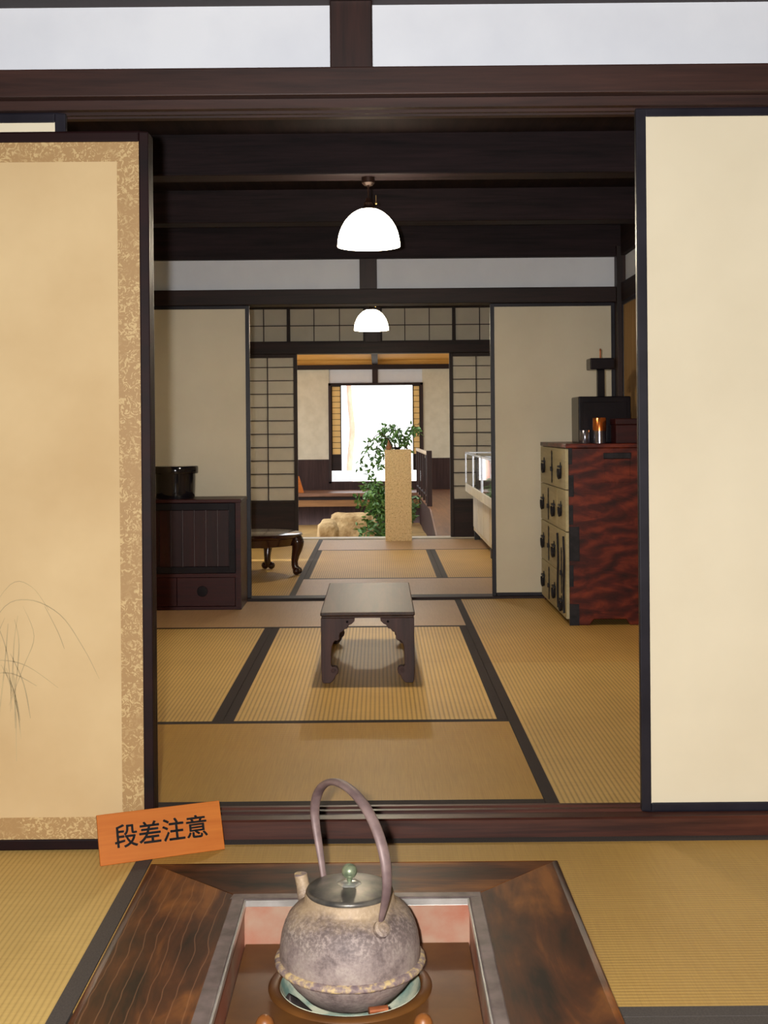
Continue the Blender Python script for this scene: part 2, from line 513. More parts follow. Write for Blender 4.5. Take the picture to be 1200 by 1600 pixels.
ROWS = [0.325 + 0.1125 * k for k in range(1, 11)]
lattice_panel('door_6', -1.38, -0.68, 10.41, 0.008, 1.56, [-1.14, -0.93], ROWS, 'left paper lattice screen at the courtyard, behind the round table', skirt=0.32)
lattice_panel('door_7', 0.603, 1.30, 10.41, 0.008, 1.56, [0.83, 1.05], ROWS, 'right paper lattice screen at the courtyard, behind the display case', skirt=0.32)
for k, (a, c, lab) in enumerate(((-1.38, -0.75, 'left lattice transom panel high on the rear wall'), (-0.75, -0.105, 'lattice transom panel just left of the farther lamp'),
                                 (0.025, 0.645, 'lattice transom panel just right of the farther lamp'), (0.645, 1.30, 'right lattice transom panel high on the rear wall'))):
    n = 3
    cs = [a + (c - a) * i / n for i in range(1, n)]
    lattice_panel('window_%d' % (k + 1), a, c, 10.42, 1.655, 1.955, cs, [1.80], lab, 'lattice transom', stile=0.014, rail=0.014)


# ------------------------------------------------------------------ tatami mats
def mat_tatami(label, group, x0, x1, y0, y1, z, m, along='Y', edges=(1, 1), edge_m=None, ew=0.034):
    """rush mat with cloth on its two long edges; along = direction of the long side"""
    cx, cy = (x0 + x1) / 2, (y0 + y1) / 2
    g = 0.0008
    if along == 'Y':
        w, l, rz = x1 - x0, y1 - y0, 0.0
    else:
        w, l, rz = y1 - y0, x1 - x0, radians(90)
    root = thing('tatami_mat', label, 'tatami mat', (cx, cy, z - 0.04), rz, group)
    a, b = -w / 2 + g, w / 2 - g
    e0 = ew if edges[0] else 0
    e1 = ew if edges[1] else 0
    box(a + e0, b - e1, -l / 2 + g, l / 2 - g, 0, 0.04).build('rush_surface', m, root)
    if edges[0]:
        box(a, a + ew, -l / 2 + g, l / 2 - g, 0, 0.0403).build('edging', edge_m or M['mat_edge'], root, bevel=0.0006, bseg=1)
    if edges[1]:
        box(b - ew, b, -l / 2 + g, l / 2 - g, 0, 0.0403).build('edging', edge_m or M['mat_edge'], root, bevel=0.0006, bseg=1)
    return root


T_pale = tatami('pale_rush_weave', rgb(220, 184, 112), rgb(140, 104, 48), 0.0135, 0.6)
T_warm = tatami('warm_rush_weave', rgb(212, 172, 98), rgb(134, 96, 40), 0.0135, 0.6)
T_brown = tatami('brown_rush_weave', rgb(198, 154, 72), rgb(158, 116, 46), amount=0.15)  # darker tone paints in the weaker sheen of the crosswise weave
T_rose = tatami('sheen_tinted_rush_weave', rgb(200, 164, 122), rgb(160, 124, 86), amount=0.15, rough=0.42)  # daylight sheen on the crosswise mats, put into the pinkish colour
T_table = tatami('rush_weave_around_table', rgb(222, 184, 110), rgb(140, 102, 46), 0.015, 0.65)
T_near = tatami('near_rush_weave', rgb(196, 158, 84), rgb(144, 106, 48))
T_nearl = tatami('near_left_rush_weave', rgb(216, 184, 112), rgb(170, 134, 70))

GM = 'tatami mats of the middle room'
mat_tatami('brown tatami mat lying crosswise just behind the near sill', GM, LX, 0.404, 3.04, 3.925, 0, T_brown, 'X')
mat_tatami('straw tatami mat beneath the low writing table', GM, -0.502, 0.404, 3.925, 5.758, 0, T_table, 'Y')
mat_tatami('straw tatami mat lengthwise in front of the slatted chest', GM, LX, -0.502, 3.925, 5.758, 0, T_pale, 'Y')
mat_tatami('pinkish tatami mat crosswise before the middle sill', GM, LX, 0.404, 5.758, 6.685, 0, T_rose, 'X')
mat_tatami('straw tatami mat along the right side beside the near sill', GM, 0.404, 1.31, 3.04, 4.86, 0, T_pale, 'Y')
mat_tatami('straw tatami mat beneath the iron-fitted chest of drawers', GM, 0.404, 1.31, 4.86, 6.685, 0, T_warm, 'Y')
GR = 'tatami mats of the rear room'
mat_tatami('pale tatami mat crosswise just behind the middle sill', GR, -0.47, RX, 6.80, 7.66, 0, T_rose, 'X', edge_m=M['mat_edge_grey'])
mat_tatami('ribbed tatami mat at the centre of the rear room', GR, -0.47, 0.39, 7.66, 9.42, 0, T_warm, 'Y', edge_m=M['mat_edge_grey'])
mat_tatami('brownish tatami mat before the display cases', GR, 0.39, RX, 7.66, 9.42, 0, T_warm, 'Y', edge_m=M['mat_edge_grey'])
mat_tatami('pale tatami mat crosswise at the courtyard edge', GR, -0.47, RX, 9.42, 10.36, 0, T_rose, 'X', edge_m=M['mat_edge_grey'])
mat_tatami('tatami mat beneath the round low table', GR, LX, -0.47, 6.80, 8.60, 0, T_warm, 'Y', edge_m=M['mat_edge_grey'])
mat_tatami('tatami mat between the round low table and the courtyard', GR, LX, -0.47, 8.60, 10.36, 0, T_pale, 'Y', edge_m=M['mat_edge_grey'])
GN = 'tatami mats of the hearth room'
mat_tatami('straw tatami mat on the left of the hearth', GN, -1.44, -0.520, 1.1, 2.925, ZN, T_nearl, 'Y', edge_m=M['mat_edge_grey'])
mat_tatami('tatami mat at the right bottom corner beside the hearth', GN, 0.39, 1.60, 1.1, 2.03, ZN, T_near, 'X', edge_m=M['mat_edge_grey'])
# the mat cut round the hearth
root = thing('tatami_mat', 'brown tatami mat between hearth and sill, reaching to the right', 'tatami mat', (0.54, 2.478, ZN - 0.04), radians(90), GN)
# local x = world y - 2.478, local y = -(world x - 0.54)
mb = MB()
for (wx0, wx1, wy0, wy1) in ((-0.519, 1.60, 2.706, 2.890), (0.387, 1.60, 2.065, 2.706), (-0.519, -0.508, 2.065, 2.706)):
    mb.box(wy0 - 2.478, wy1 - 2.478, -(wx1 - 0.54), -(wx0 - 0.54), 0, 0.04)
mb.build('rush_surface', T_near, root)
box(2.890 - 2.478, 2.924 - 2.478, -1.06, 1.059, 0, 0.0403).build('edging', M['mat_edge_grey'], root)
box(2.031 - 2.478, 2.065 - 2.478, -1.06, 0.153, 0, 0.0403).build('edging', M['mat_edge_grey'], root)


# ------------------------------------------------------------------ hearth with heater and kettle
def hearth_wood(axis, lines, name):
    m, nt, b = new_mat(name)
    s = (2.0, 15, 15) if axis == 'X' else (15, 2.0, 15)
    v = coords(nt, s)
    f = nz(nt, v, 1.0, 8.0, 0.6, 1.2)
    w = nt.nodes.new('ShaderNodeTexWave')
    w.wave_type = 'BANDS'
    w.bands_direction = 'Y' if axis == 'X' else 'X'
    w.inputs['Scale'].default_value = 13.0
    w.inputs['Distortion'].default_value = 3.5
    w.inputs['Detail'].default_value = 2.0
    w.inputs['Detail Scale'].default_value = 0.5
    nt.links.new(coords(nt, (1, 1, 1)), w.inputs['Vector'])
    blot = nz(nt, coords(nt, (3.0, 9, 9) if axis == 'X' else (9, 3.0, 9)), 1.0, 4.0, 0.6, 0.3)
    h = math_node(nt, 'ADD', math_node(nt, 'MULTIPLY', f, 0.45), math_node(nt, 'MULTIPLY', blot, 0.55))
    col = ramp(nt, h, [(0.38, rgb(24, 11, 6)), (0.5, rgb(80, 42, 18)), (0.64, rgb(140, 86, 36))])
    line = ramp(nt, w.outputs['Fac'], [(0.975, (0, 0, 0, 1)), (1.0, (1, 1, 1, 1))])
    lf = math_node(nt, 'MULTIPLY', line, lines)
    col = mix_col(nt, lf, col, rgb(176, 130, 96))
    nt.links.new(col, b.inputs['Base Color'])
    b.inputs['Roughness'].default_value = 0.42
    b.inputs['Specular IOR Level'].default_value = 0.28 if axis == 'Y' else 0.12
    bump(nt, b, h, 0.15, 0.003)
    return m


HWX, HWL, HWR = hearth_wood('X', 0.0, 'far_hearth_timber'), hearth_wood('Y', 0.32, 'scratched_hearth_timber'), hearth_wood('Y', 0.0, 'stained_hearth_timber')
M['copper_liner'] = mottled('worn_copper_sheet', rgb(172, 108, 84), rgb(178, 160, 138), (7, 7, 9), rough=0.55, metal=0.1, lo=0.4, hi=0.72)
M['liner_lip'] = mottled('tarnished_metal_lip', rgb(86, 72, 70), rgb(124, 110, 108), (20, 20, 20), rough=0.45, metal=0.2)
M['bright_lip'] = mottled('polished_lip_edge', rgb(200, 196, 190), rgb(225, 222, 218), (20, 20, 20), rough=0.3, metal=0.7)
M['heater_brown'] = mottled('brown_enamelled_plate', rgb(84, 50, 20), rgb(110, 70, 30), (7, 7, 7), rough=0.5, spec=0.3)
M['heater_knob'] = mottled('orange_brown_knob', rgb(132, 78, 34), rgb(158, 98, 46), (40, 40, 40), rough=0.4)
M['enamel'] = mottled('turquoise_grey_fire_clay', rgb(120, 150, 140), rgb(214, 216, 190), (14, 14, 14), rough=0.5, lo=0.42, hi=0.6)
M['iron_dark'] = mottled('dark_cast_iron', rgb(40, 36, 36), rgb(70, 62, 60), (40, 40, 40), rough=0.55, metal=0.5)
M['copper_tube'] = mottled('copper_tube', rgb(150, 84, 50), rgb(180, 106, 66), (30, 30, 30), rough=0.4, metal=0.5)

hx0, hx1, hy0, hy1 = -0.506, 0.384, 1.68, 2.702      # outer frame
ix0, ix1, iy0, iy1 = -0.302, 0.199, 1.86, 2.512      # inner opening
HC = (-0.061, 2.19)
ZT = -0.020
hearth = thing('sunken_hearth', 'square sunken hearth framed in worn dark timber under the kettle', 'hearth', (HC[0], HC[1], ZN - 0.04))
zt = ZT - (ZN - 0.04)


def loc(p):
    return (p[0] - HC[0], p[1] - HC[1])


g = 0.0006
for pts, m in (([(hx0, hy1), (hx1, hy1), (ix1, iy1 + g), (ix0, iy1 + g)], HWX), ([(hx0, hy0), (hx0, hy1 - g), (ix0, iy1 - g), (ix0, iy0)], HWL),
               ([(hx1, hy0), (ix1, iy0), (ix1, iy1 - g), (hx1, hy1 - g)], HWR), ([(hx0, hy0 - g), (ix0, iy0 - g), (ix1, iy0 - g), (hx1, hy0 - g)], HWX)):
    cxy = (sum(p[0] for p in pts) / 4, sum(p[1] for p in pts) / 4)
    o = MB().prism([(p[0] - cxy[0], p[1] - cxy[1]) for p in pts], 0, zt).build('frame_timber', m, hearth, (cxy[0] - HC[0], cxy[1] - HC[1], 0), bevel=0.014, bseg=4, smooth=30)
    o.modifiers['bevel'].limit_method = 'WEIGHT'
    wt = o.data.attributes.new('bevel_weight_edge', 'FLOAT', 'EDGE')
    for ed in o.data.edges:                          # round only the outer rim, keep the mitres crisp
        ps = [o.data.vertices[q].co for q in ed.vertices]
        outer = all(abs(p.x + cxy[0] - hx0) < 2e-3 for p in ps) or all(abs(p.x + cxy[0] - hx1) < 2e-3 for p in ps) or all(abs(p.y + cxy[1] - hy1) < 2e-3 for p in ps)
        if all(p.z > 0.01 for p in ps):
            wt.data[ed.index].value = 1.0 if outer else 0.06
lip = MB()
lw, lt = 0.026, 0.006


def ring_boxes(mb, x0, x1, y0, y1, w, z0, z1):
    mb.box(x0, x1, y1 - w, y1, z0, z1).box(x0, x1, y0, y0 + w, z0, z1)
    mb.box(x0, x0 + w, y0 + w, y1 - w, z0, z1).box(x1 - w, x1, y0 + w, y1 - w, z0, z1)
    return mb


a0, a1, b0, b1 = ix0 - HC[0] - 0.002, ix1 - HC[0] + 0.002, iy0 - HC[1] - 0.002, iy1 - HC[1] + 0.002
ring_boxes(MB(), a0, a1, b0, b1, lw, zt - 0.012, zt + 0.002).build('liner_lip', M['liner_lip'], hearth, bevel=0.003)
ring_boxes(MB(), a0 + lw, a1 - lw, b0 + lw, b1 - lw, 0.004, zt - 0.014, zt - 0.001).build('lip_edge', M['bright_lip'], hearth, bevel=0.001)
zp = -0.11 - (ZN - 0.04)                             # plate height, local
ring_boxes(MB(), a0 + lw - 0.004, a1 - lw + 0.004, b0 + lw - 0.004, b1 - lw + 0.004, 0.004, zp - 0.075, zt - 0.012).build('liner_wall', M['copper_liner'], hearth)

KX, KY = -0.061, 2.30
ZP = -0.11
heater = thing('brazier_heater', 'brown heater plate with a round burner set into the hearth', 'heater', (KX, KY, ZP - 0.076))
h0 = 0.076
pl = MB()
px0, px1, py0, py1 = a0 + lw + 0.002 + HC[0] - KX, a1 - lw - 0.002 + HC[0] - KX, b0 + lw + 0.002 + HC[1] - KY, b1 - lw - 0.002 + HC[1] - KY
seg = 64
ring_v, out_v = [], []
for i in range(seg):
    t = 2 * pi * i / seg
    cx_, sy_ = cos(t), sin(t)
    ring_v.append((0.135 * cx_, 0.135 * sy_))
    k = min((px1 if cx_ > 0 else px0) / cx_ if abs(cx_) > 1e-6 else 9e9, (py1 if sy_ > 0 else py0) / sy_ if abs(sy_) > 1e-6 else 9e9)
    out_v.append((k * cx_, k * sy_))
corners = [(px0, py0), (px1, py0), (px1, py1), (px0, py1)]
for c in corners:                                    # snap the nearest outer point to each corner
    j = min(range(seg), key=lambda q: (out_v[q][0] - c[0]) ** 2 + (out_v[q][1] - c[1]) ** 2)
    out_v[j] = c
vs = [(x, y, h0) for x, y in ring_v] + [(x, y, h0) for x, y in out_v] + [(x, y, h0 - 0.012) for x, y in ring_v] + [(x, y, h0 - 0.012) for x, y in out_v]
fs = []
for i in range(seg):
    j = (i + 1) % seg
    fs += [(i, j, seg + j, seg + i), (2 * seg + j, 2 * seg + i, 3 * seg + i, 3 * seg + j), (j, i, 2 * seg + i, 2 * seg + j), (seg + i, seg + j, 3 * seg + j, 3 * seg + i)]
pl.add(vs, fs).build('cover_plate', M['heater_brown'], heater)
MB().lathe([(0.130, h0 - 0.004), (0.131, h0 + 0.003), (0.135, h0 + 0.0055), (0.146, h0 + 0.005), (0.152, h0 + 0.0015), (0.153, h0 - 0.001), (0.14, h0 - 0.006)], seg=72, closed=True).build('burner_rim', M['heater_brown'], heater, smooth=60)
MB().lathe([(0.130, h0 + 0.004), (0.124, h0 - 0.012), (0.110, h0 - 0.040), (0.085, h0 - 0.062), (0.0, h0 - 0.070), (0.0, h0 - 0.076), (0.09, h0 - 0.072), (0.118, h0 - 0.046), (0.134, h0 - 0.008)], seg=64, closed=True).build('burner_bowl', M['enamel'], heater, smooth=60)
for az in (200, 305, 75):
    t = radians(az)
    d = Vector((cos(t), sin(t)))
    p = [(d.x * 0.120, d.y * 0.120, h0 - 0.014), (d.x * 0.118, d.y * 0.118, h0 - 0.006), (d.x * 0.108, d.y * 0.108, h0 - 0.014), (d.x * 0.080, d.y * 0.080, h0 - 0.040)]
    MB().sweep(p, [0.011, 0.010, 0.009, 0.007], 8).build('trivet_prong', M['iron_dark'], heater, smooth=40)
tb = Matrix.Translation((0.052, -0.106, h0 + 0.002)) @ Matrix.Rotation(radians(14), 4, 'Z') @ Matrix.Rotation(radians(90), 4, 'Y')
MB().cyl((0, 0, 0), 0.0075, -0.017, 0.017, 20).xform(tb).build('igniter', M['copper_tube'], heater, smooth=40)
for kx in (-0.145, 0.130):
    MB().lathe([(0.0165, 0), (0.0165, 0.006), (0.013, 0.014), (0.007, 0.019), (0, 0.021)], (kx, -0.156, h0 - 0.001), 28).build('control_knob', M['heater_knob'], heater, smooth=40)

# kettle
km, nt, b = new_mat('weathered_cast_iron')
v = coords(nt, (1, 1, 1))
big = nz(nt, coords(nt, (16, 16, 16)), 1.0, 6.0, 0.65)
fine = nz(nt, coords(nt, (170, 170, 170)), 1.0, 4.0, 0.6)
hh = math_node(nt, 'ADD', math_node(nt, 'MULTIPLY', big, 0.75), math_node(nt, 'MULTIPLY', fine, 0.25))
col = ramp(nt, hh, [(0.34, rgb(98, 84, 82)), (0.50, rgb(152, 136, 130)), (0.70, rgb(186, 172, 160))])
tcz = nt.nodes.new('ShaderNodeTexCoord')
spz = nt.nodes.new('ShaderNodeSeparateXYZ')
nt.links.new(tcz.outputs['Object'], spz.inputs[0])
zz_ = math_node(nt, 'ADD', spz.outputs['Z'], math_node(nt, 'MULTIPLY', math_node(nt, 'SUBTRACT', big, 0.5), 0.10))
limy = ramp(nt, zz_, [(0.165, (0, 0, 0, 1)), (0.20, (1, 1, 1, 1))])
sooty = ramp(nt, math_node(nt, 'MULTIPLY', ramp(nt, zz_, [(0.125, (0, 0, 0, 1)), (0.16, (1, 1, 1, 1))]), ramp(nt, fine, [(0.45, (1, 1, 1, 1)), (0.6, (0, 0, 0, 1))])), [(0.0, (0, 0, 0, 1)), (1.0, (1, 1, 1, 1))])
col = mix_col(nt, math_node(nt, 'MULTIPLY', sooty, 0.55), col, rgb(84, 70, 66))
col = mix_col(nt, math_node(nt, 'MULTIPLY', limy, 0.7), col, rgb(190, 164, 128))
nt.links.new(col, b.inputs['Base Color'])
b.inputs['Roughness'].default_value = 0.6
b.inputs['Metallic'].default_value = 0.1
bump(nt, b, fine, 0.35, 0.003)
rust, nt, b = new_mat('rusted_pale_flange')
hh = nz(nt, coords(nt, (60, 60, 60)), 1.0, 5.0, 0.6)
nt.links.new(ramp(nt, hh, [(0.36, rgb(122, 104, 106)), (0.48, rgb(152, 132, 122)), (0.60, rgb(204, 178, 128))]), b.inputs['Base Color'])
b.inputs['Roughness'].default_value = 0.7
bump(nt, b, hh, 0.6, 0.004)
handle_m = mottled('brown_iron_handle', rgb(108, 88, 88), rgb(146, 124, 120), (20, 20, 20), rough=0.5, metal=0.15, bmp=0.15, bscale=6)
lid_m = mottled('tarnished_bronze_lid', rgb(74, 72, 70), rgb(122, 116, 106), (22, 22, 22), rough=0.36, metal=0.4)
knob_m = mottled('green_patina_bronze', rgb(96, 112, 88), rgb(150, 160, 130), (60, 60, 60), rough=0.4, metal=0.4)
silver_m = mottled('pale_metal_washer', rgb(190, 190, 180), rgb(215, 214, 206), (60, 60, 60), rough=0.3, metal=0.7)

KZ = -0.145
kettle = thing('iron_kettle', 'old cast iron kettle with a tall arched handle standing over the hearth', 'kettle', (KX, KY, KZ))


def zl(z):
    return z - KZ


body = [(0.0, -0.140), (0.05, -0.136), (0.085, -0.122), (0.108, -0.098), (0.121, -0.080), (0.128, -0.064), (0.131, -0.050), (0.130, -0.030), (0.127, -0.010),
        (0.1215, 0.008), (0.114, 0.023), (0.105, 0.033), (0.095, 0.040), (0.088, 0.0435), (0.0845, 0.047), (0.083, 0.060), (0.081, 0.063), (0.079, 0.064), (0.070, 0.063), (0.0, 0.062)]
MB().lathe([(r, zl(z)) for r, z in body], seg=96).build('kettle_body', km, kettle, smooth=70)
wob = lambda a, r, z: 0.0022 * noise.noise(Vector((cos(a) * 6, sin(a) * 6, z * 30))) + 0.0014 * noise.noise(Vector((cos(a) * 22, sin(a) * 22, z * 60)))
fl = [(0.128 + 0.0125 * cos(q), zl(-0.060) + 0.0075 * sin(q)) for q in [2 * pi * i / 12 for i in range(12)]]
MB().lathe(fl, seg=160, wob=wob, closed=True).build('body_flange', rust, kettle, smooth=70)
lid = MB().lathe([(0, zl(0.062)), (0.079, zl(0.062)), (0.0815, zl(0.066)), (0.079, zl(0.071)), (0.074, zl(0.072)), (0.05, zl(0.0765)), (0.02, zl(0.079)), (0, zl(0.0795))], seg=72).build('kettle_lid', lid_m, kettle, smooth=60)
MB().lathe([(0, zl(0.079)), (0.021, zl(0.079)), (0.019, zl(0.082)), (0.010, zl(0.0835)), (0, zl(0.084))], seg=32, wob=lambda a, r, z: 0.0015 * cos(6 * a)).build('knob_washer', silver_m, lid, smooth=50)
kb = MB().lathe([(0.004, zl(0.083)), (0.006, zl(0.090))], seg=16)
kb.ball((0, 0, zl(0.102)), 0.0145, 20, 12, (1, 1, 0.95))
kb.build('lid_knob', knob_m, lid, smooth=50)
e = Vector((0.53, -0.848, 0))                        # plane of the handle, front foot
hp = [(-0.094, 0.050), (-0.101, 0.072), (-0.112, 0.108), (-0.126, 0.150), (-0.131, 0.182), (-0.121, 0.213), (-0.097, 0.238), (-0.060, 0.254), (-0.018, 0.258), (0.028, 0.250),
      (0.070, 0.230), (0.103, 0.200), (0.124, 0.164), (0.131, 0.128), (0.128, 0.098), (0.121, 0.076), (0.114, 0.058), (0.110, 0.046)]


def smooth_path(pts, n=4):
    out = []
    P = [Vector(p) for p in pts]
    for i in range(len(P) - 1):
        p0, p1, p2, p3 = P[max(i - 1, 0)], P[i], P[i + 1], P[min(i + 2, len(P) - 1)]
        for k in range(n):
            t = k / n
            out.append(0.5 * ((2 * p1) + (p2 - p0) * t + (2 * p0 - 5 * p1 + 4 * p2 - p3) * t * t + (3 * p1 - p0 - 3 * p2 + p3) * t ** 3))
    out.append(P[-1])
    return out


path = smooth_path([(e.x * s, e.y * s, zl(z)) for s, z in hp])
n = len(path)
rad = [0.0052 + 0.0056 * min(1, 1.25 * sin(pi * i / (n - 1))) for i in range(n)]
MB().sweep(path, rad, 14, 0.62, up=(e.y, -e.x, 0)).build('kettle_handle', handle_m, kettle, smooth=60)
for s, z in ((0.112, 0.032), (-0.100, 0.046)):
    d = e * (1 if s > 0 else -1)
    c = d * abs(s)
    d = (d + Vector((0, 0, 0.75))).normalized()
    ql = d.to_track_quat('Z', 'Y').to_matrix().to_4x4()
    lg = MB().lathe([(0, -0.012), (0.013, -0.012), (0.0155, -0.004), (0.015, 0.004), (0.010, 0.007), (0.009, 0.004), (0.004, 0.004), (0, 0.007)], seg=28)
    lg.xform(Matrix.Translation((c.x, c.y, zl(z))) @ ql).build('handle_lug', km, kettle, smooth=50)
sp = Vector((-0.80, 0.60, 0)).normalized()
pth = [(sp.x * r, sp.y * r, zl(z)) for r, z in ((0.098, 0.022), (0.108, 0.036), (0.114, 0.052), (0.119, 0.070))]
MB().sweep(pth, [0.021, 0.016, 0.0125, 0.0125], 18).build('spout', km, kettle, smooth=50)
tip = Vector(pth[-1])
MB().cyl(tuple(tip), 0.0122, -0.001, 0.0025, 18).build('spout_rim', rust, kettle)

# ------------------------------------------------------------------ caution sign
sign_m = wood('orange_varnished_board', rgb(176, 94, 28), rgb(196, 114, 42), 'X', 0.55, 0.25, bmp=0.03)
ink_m = mottled('black_sign_ink', (0.006, 0.004, 0.004, 1), (0.010, 0.008, 0.008, 1), rough=0.5)
SA = radians(21.8)
sign = thing('caution_sign', 'orange wooden notice board with four black characters, propped before the sill', 'sign', (-0.627, 2.750, ZN + 0.0006), SA)
lean = radians(27)
SW, SH = 0.285, 0.112
tilt = Matrix.Rotation(-lean, 4, 'X')
box(0, SW, 0, 0.008, 0.001, SH).xform(tilt).build('board', sign_m, sign, bevel=0.0012)
leg = MB().prism([(0.012, 0.0), (0.052, 0.0), (0.0435, 0.084), (0.036, 0.070)], 0.08, 0.205, 'X')
leg.build('prop', sign_m, sign)
fc = bpy.data.curves.new('lettering', 'FONT')
fc.body = '段差注意'
fc.size = 0.060
fc.offset = 0.0
fc.extrude = 0.0004
fc.space_character = 1.0
fc.align_x = 'CENTER'
tmp = bpy.data.objects.new('lettering_curve', fc)
COL.objects.link(tmp)
bpy.context.view_layer.update()
dg = bpy.context.evaluated_depsgraph_get()
me = bpy.data.meshes.new_from_object(tmp.evaluated_get(dg))
bpy.data.objects.remove(tmp)
bm = bmesh.new()
for dx_, dy_ in ((0, 0), (0.0009, 0), (-0.0009, 0), (0, 0.0009), (0, -0.0009), (0.0006, 0.0006), (-0.0006, -0.0006), (0.0006, -0.0006), (-0.0006, 0.0006)):
    k0 = len(bm.verts)
    bm.from_mesh(me)
    bm.verts.ensure_lookup_table()
    bmesh.ops.translate(bm, verts=bm.verts[k0:], vec=(dx_, dy_, 0))
bm.to_mesh(me)
bm.free()
me.materials.clear()
xs = [v_.co.x for v_ in me.vertices]
ys = [v_.co.y for v_ in me.vertices]
sx = 0.213 / (max(xs) - min(xs))
sy = 0.052 / (max(ys) - min(ys))
mx, my = (max(xs) + min(xs)) / 2, (max(ys) + min(ys)) / 2
me.transform(tilt @ Matrix.Translation((SW * 0.50, -0.0006, SH * 0.53)) @ Matrix.Rotation(radians(90), 4, 'X') @ Matrix.Diagonal((sx, sy, 1, 1)) @ Matrix.Translation((-mx, -my, 0)))
me.materials.append(ink_m)
lo_ = bpy.data.objects.new('lettering', me)
lo_.parent = sign
COL.objects.link(lo_)

# ------------------------------------------------------------------ folding screen
broc, nt, b = new_mat('gold_brocade_border')
w1 = nz(nt, coords(nt, (70, 70, 70)), 1.0, 3.0, 0.6, 2.2)
w2 = nz(nt, coords(nt, (14, 14, 14)), 1.0, 2.0)
k = math_node(nt, 'MULTIPLY', ramp(nt, w1, [(0.52, (0, 0, 0, 1)), (0.57, (1, 1, 1, 1))]), ramp(nt, w2, [(0.36, (0.15, 0.15, 0.15, 1)), (0.5, (1, 1, 1, 1))]))
nt.links.new(mix_col(nt, k, rgb(164, 130, 84), rgb(196, 168, 118)), b.inputs['Base Color'])
b.inputs['Roughness'].default_value = 0.6
paint_m = mottled('aged_silk_painting_ground', rgb(196, 168, 125), rgb(214, 189, 146), (1.6, 1.6, 1.6), rough=0.8, spec=0.15)
ink_faint = mottled('faint_grey_ink', rgb(162, 144, 110), rgb(190, 168, 126), (12, 12, 12), rough=0.8)
BX, BY = -0.527, 2.862
screen = thing('folding_screen', 'folded painted screen with gold brocade border and dark lacquer frame', 'folding screen', (BX, BY, ZN + 0.0008), radians(0.3))
BW, BH, bt = 0.92, 1.663, 0.019
MB().box(-BW, -BW + 0.023, 0, bt, 0, BH).box(-0.023, 0, 0, bt, 0, BH).box(-BW + 0.023, -0.023, 0, bt, 0, 0.024).box(-BW + 0.023, -0.023, 0, bt, BH - 0.023, BH).build('screen_frame', M['byobu_frame'], screen, bevel=0.003)
bb = MB()
fx0, fx1, fz0, fz1, bw = -BW + 0.022, -0.022, 0.023, BH - 0.022, 0.053
bb.box(fx0, fx1, 0.004, 0.012, fz0, fz0 + bw).box(fx0, fx1, 0.004, 0.012, fz1 - bw * 0.9, fz1)
bb.box(fx0, fx0 + bw, 0.004, 0.012, fz0 + bw, fz1 - bw * 0.9).box(fx1 - bw, fx1, 0.004, 0.012, fz0 + bw, fz1 - bw * 0.9)
bb.build('brocade_border', broc, screen)
box(fx0 + bw - 0.001, fx1 - bw + 0.001, 0.0035, 0.012, fz0 + bw - 0.001, fz1 - bw * 0.9 + 0.001).build('painting', paint_m, screen)
rng = random.Random(5)
ib = MB()


def ribbon(pts, w):
    P = smooth_path([(p[0], 0, p[1]) for p in pts], 5)
    n = len(P)
    vs, fs = [], []
    for i, p in enumerate(P):
        t = (P[min(i + 1, n - 1)] - P[max(i - 1, 0)]).normalized()
        q = Vector((-t.z, 0, t.x)) * (w * (0.35 + 0.65 * sin(pi * (i + 0.5) / n)))
        vs += [(p.x + q.x, 0.0031, p.z + q.z), (p.x - q.x, 0.0031, p.z - q.z)]
    for i in range(n - 1):
        fs.append((2 * i, 2 * i + 1, 2 * i + 3, 2 * i + 2))
    ib.add(vs, fs)


# arching grass blades, positions in metres left of the frame and above the floor
zb = lambda z: z + 0.05 - ZN
for pts, w in (([(-0.42, 0.30), (-0.355, 0.455), (-0.29, 0.485), (-0.215, 0.45), (-0.16, 0.37), (-0.125, 0.30)], 0.0011),
               ([(-0.40, 0.42), (-0.33, 0.52), (-0.28, 0.515), (-0.24, 0.46)], 0.0008),
               ([(-0.36, 0.20), (-0.345, 0.32), (-0.335, 0.43)], 0.0016), ([(-0.30, 0.47), (-0.275, 0.40), (-0.30, 0.33), (-0.335, 0.24)], 0.0009),
               ([(-0.42, 0.335), (-0.35, 0.345), (-0.29, 0.33), (-0.22, 0.28)], 0.0010), ([(-0.40, 0.31), (-0.33, 0.315), (-0.27, 0.285)], 0.0012),
               ([(-0.33, 0.36), (-0.30, 0.29), (-0.285, 0.21)], 0.0014), ([(-0.25, 0.47), (-0.22, 0.41), (-0.205, 0.37)], 0.0009),
               ([(-0.38, 0.50), (-0.37, 0.40), (-0.385, 0.29), (-0.37, 0.18)], 0.0013), ([(-0.32, 0.44), (-0.31, 0.38), (-0.32, 0.27)], 0.0014),
               ([(-0.40, 0.62), (-0.375, 0.56), (-0.36, 0.48)], 0.0007), ([(-0.345, 0.33), (-0.32, 0.25), (-0.31, 0.20)], 0.0010)):
    ribbon([(p[0], zb(p[1])) for p in pts], w)
for k in range(16):
    bx_, bz_ = rng.uniform(-0.44, -0.31), rng.uniform(0.30, 0.47)
    dx_ = rng.uniform(-0.04, 0.05)
    ribbon([(bx_, zb(bz_)), (bx_ + dx_ * 0.7, zb(bz_ - 0.07)), (bx_ + dx_, zb(bz_ - rng.uniform(0.11, 0.20)))], rng.uniform(0.0007, 0.0014))
ib.build('ink_drawing', ink_faint, screen)
for k in (1, 2):
    box(-BW, 0, bt * k + 0.0015 * k, bt * (k + 1) + 0.0015 * k, 0, BH).build('folded_panel', M['byobu_frame'], screen, bevel=0.003)

